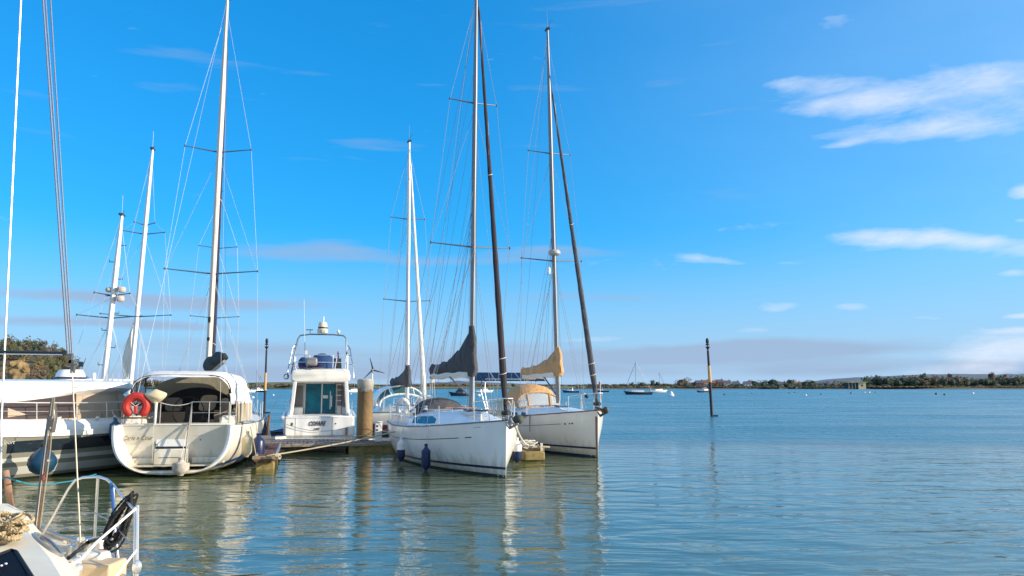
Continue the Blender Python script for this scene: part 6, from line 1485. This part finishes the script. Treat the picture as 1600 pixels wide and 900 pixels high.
# cottages and the concrete shed
brick = mat('cottage_brick', (.26,.13,.10), .9, var=.2, vscale=1); render_ = mat('cottage_render', (.62,.60,.55), .8); slate = mat('slate_roof', (.10,.10,.12), .8, var=.2, vscale=1); tile = mat('red_tile_roof', (.25,.11,.07), .8, var=.2, vscale=1)
def cottage(label, px, Y, w, d, h_, wm_, rm, zt=1.5, gable=3.0):
    X = (px-800)/1200*Y*cos(PITCH); o = thing('cottage', label, 'house', (X, Y, zt), 0, 'small houses on the far shore')
    MB().box((0,0,h_/2-1), (w,d,h_+2)).build('wall', wm_, o, smooth=False)
    MB().prism([(-w/2-.3,-d/2-.3,h_),(w/2+.3,-d/2-.3,h_),(w/2+.3,0,h_+gable),(-w/2-.3,0,h_+gable)], (0,.02,.25)).build('roof', rm, o, smooth=False)
    MB().prism([(-w/2-.3,d/2+.3,h_),(w/2+.3,d/2+.3,h_),(w/2+.3,.02,h_+gable),(-w/2-.3,.02,h_+gable)], (0,.02,.25)).build('roof', rm, o, smooth=False)
    for sd in (-1,1): MB().prism([(sd*w/2,-d/2,h_),(sd*w/2,d/2,h_),(sd*w/2,0,h_+gable)], (-sd*.2,0,0)).build('gable', wm_, o, smooth=False)
    for k in range(2): MB().box((w*(-.25+.5*k),-d/2-.03,h_*.55), (1.3,.06,1.4)).build('window', glassd, o)
    MB().box((w*.3,0,h_+gable+.6), (.9,.9,1.6)).build('chimney', brick, o); return o
for k, (px, w, wm_, rm, zt) in enumerate(((1093,12,brick,slate,3),(1103,10,render_,tile,3.5),(1114,13,brick,tile,3),(1125,10,brick,slate,4),(1136,12,render_,slate,3),(1150,10,render_,slate,2.2),(1168,11,render_,slate,2),(1222,14,render_,slate,1.5),(1246,10,render_,tile,1.5),(1291,8,render_,slate,1.2),(1308,7,render_,slate,1.2),(1431,8,render_,slate,4))):
    cottage('%s cottage with %s roof, %s' % ('brick' if wm_ is brick else 'pale', 'slate' if rm is slate else 'red tiled', ['nearest to the beacon','second right of the beacon','third from the beacon','in the middle of the brick row','at the right end of the row','alone left of the round evergreens','partly behind the first evergreen','under the evergreen clump','left of the paired round trees','small white hut by the pasture edge','small white hut left of the concrete shed','high inside the right-hand wood'][k]), px, 880+7*(k%3), w*.72, 7, 3.6, wm_, rm, zt)
Xs = (1338-800)/1200*845*cos(PITCH)
sh = thing('boat_shed', 'pale concrete shed with dark open front on the far shore, left of the right-hand wood', 'shed', (Xs,845,.6))
MB().box((4.5,0,3.2), (8,9,7.5)).build('wall', mat('cream_concrete', (.60,.50,.30), .8, var=.15, vscale=.5), sh, smooth=False)
MB().box((-5,1,3.0), (11,8,6)).build('dark_bay', mat('shed_shadow_cladding', (.05,.055,.06), .8), sh, smooth=False); MB().box((-1,-.3,7.1), (22,11,.6)).build('roof', mat('cream_concrete', (.6,.5,.3), .8), sh)  # solid bay box, open front's shade put into its dark colour
for x in (-9.5,-6,-2.5): MB().box((x,-3.4,3.2), (.5,.5,6.4)).build('post', mat('cream_concrete', (.6,.5,.3), .8), sh)
MB().box((4.5,-4.53,3.4), (2,.1,2)).build('window', glassd, sh)

# wooded headland on the left
def hill():
    mb = MB(); rows = []; n = 60; m = 26
    ridge_ = [(-400,520),(-150,524),(-40,530),(20,533),(60,534),(80,541),(95,556),(108,574),(118,590),(132,600),(150,606)]
    H = {}
    for i in range(n+1):
        px = -420+575*i/n; zc = max(0, P(px, interp(ridge_, px), 178).z-2.2); row = []
        for j in range(m+1):
            v = j/m; Y = 146+110*v; prof = min(1, (v/.29))**.62 if v < .29 else 1-.55*((v-.29)/.71)**1.5
            X = (px-800)/1200*178*cos(PITCH)+ (Y-178)*-.45
            z = zc*prof+(-.5 if v == 0 else 0)+mnoise.noise(V((X*.06,Y*.06,3)))*1.1*min(1,zc/4)*min(1,v*5)
            row.append(V((X, Y, z)))
        rows.append(row)
    mb.loft(rows, closed=False); o = struct(mb.build('hill', [hillm])); return rows
rows = hill()
random.seed(21)
wd_ = MB(); 
for k in range(620):
    i = random.random()*59; j = random.random()**1.3*15; a = rows[int(i)][int(j)]; b = rows[int(i)+1][int(j)+1]; p = lerp(a, b, random.random())
    if p.z < 1.0: continue
    px_ = 800+p.x/p.y*1200
    cl = abs(px_-30) < 16 and 1.5 < p.z < 6.5
    if cl and random.random() < .85: continue
    s_ = random.uniform(1.1,2.3); mi = random.choices([2,1,3,4,0],[3,5,2,2,1])[0]
    crown(wd_, (p.x, p.y, p.z+s_*.75), s_*.9, s_*1.05, 110, mi, .24, .36)
o = wd_.build('headland_wood', LF, smooth=False); tag(o, 'brown and olive winter wood covering the headland at the far left', 'woodland', kind='stuff')
# distinguishable bare trees on the skyline of the headland
for k, (px, h_) in enumerate(((8,2.6),(30,2.2),(47,2.8),(66,3.0),(84,3.0),(99,3.2))):
    i = min(59, max(0, int((px+420)/575*60))); p = rows[i][8]; o = thing('bare_tree', 'bare winter tree on the headland skyline, %s' % ['at the left frame edge','left of the crest','on the crest','right of the crest','on the falling shoulder','lowest, near the shore end'][k], 'tree', tuple(p), 0, 'bare trees on the headland skyline')
    tr = MB(); tr.tube([(0,0,-.3),(0,0,h_*.5),(.1,0,h_)], [.12,.08,.03], 5)
    for q in range(12):
        a = q*2.4; z = h_*(.3+.05*q); e = V((cos(a)*h_*.34, sin(a)*h_*.34, z+h_*.28)); tr.tube([(0,0,z), e], [.04,.015], 4)
    tr.build('trunk', LF[5], o); cr = MB(); crown(cr, (0,0,h_*.75), h_*.42, h_*.38, 150, 0, .16, 0); cr.build('crown', LF[2 if k % 2 else 1], o, smooth=False)
# sandy cliff face
mb = MB(); rws = []
for i in range(13):
    u = i/12; rw = []
    for j in range(8):
        v = j/7; px = 12+36*u; p = P(px, 597-36*v*(1-.25*abs(2*u-1)), 150.5+2.5*v); rw.append(p+V((0, mnoise.noise(p*.9)*1.2-.3, 0)))
    rws.append(rw)
mb.loft(rws, closed=False); struct(mb.build('cliff', cliffm))
tree_line('far_scrub', 'low scrub and garden hedges along the foreshore of the right bank', [(1050,1320,604,[1,2,4],6),(1360,1990,603.6,[1,2,3],7),(900,1050,605.3,[1,3],5)], 866, 14, dy=4, density=.8)
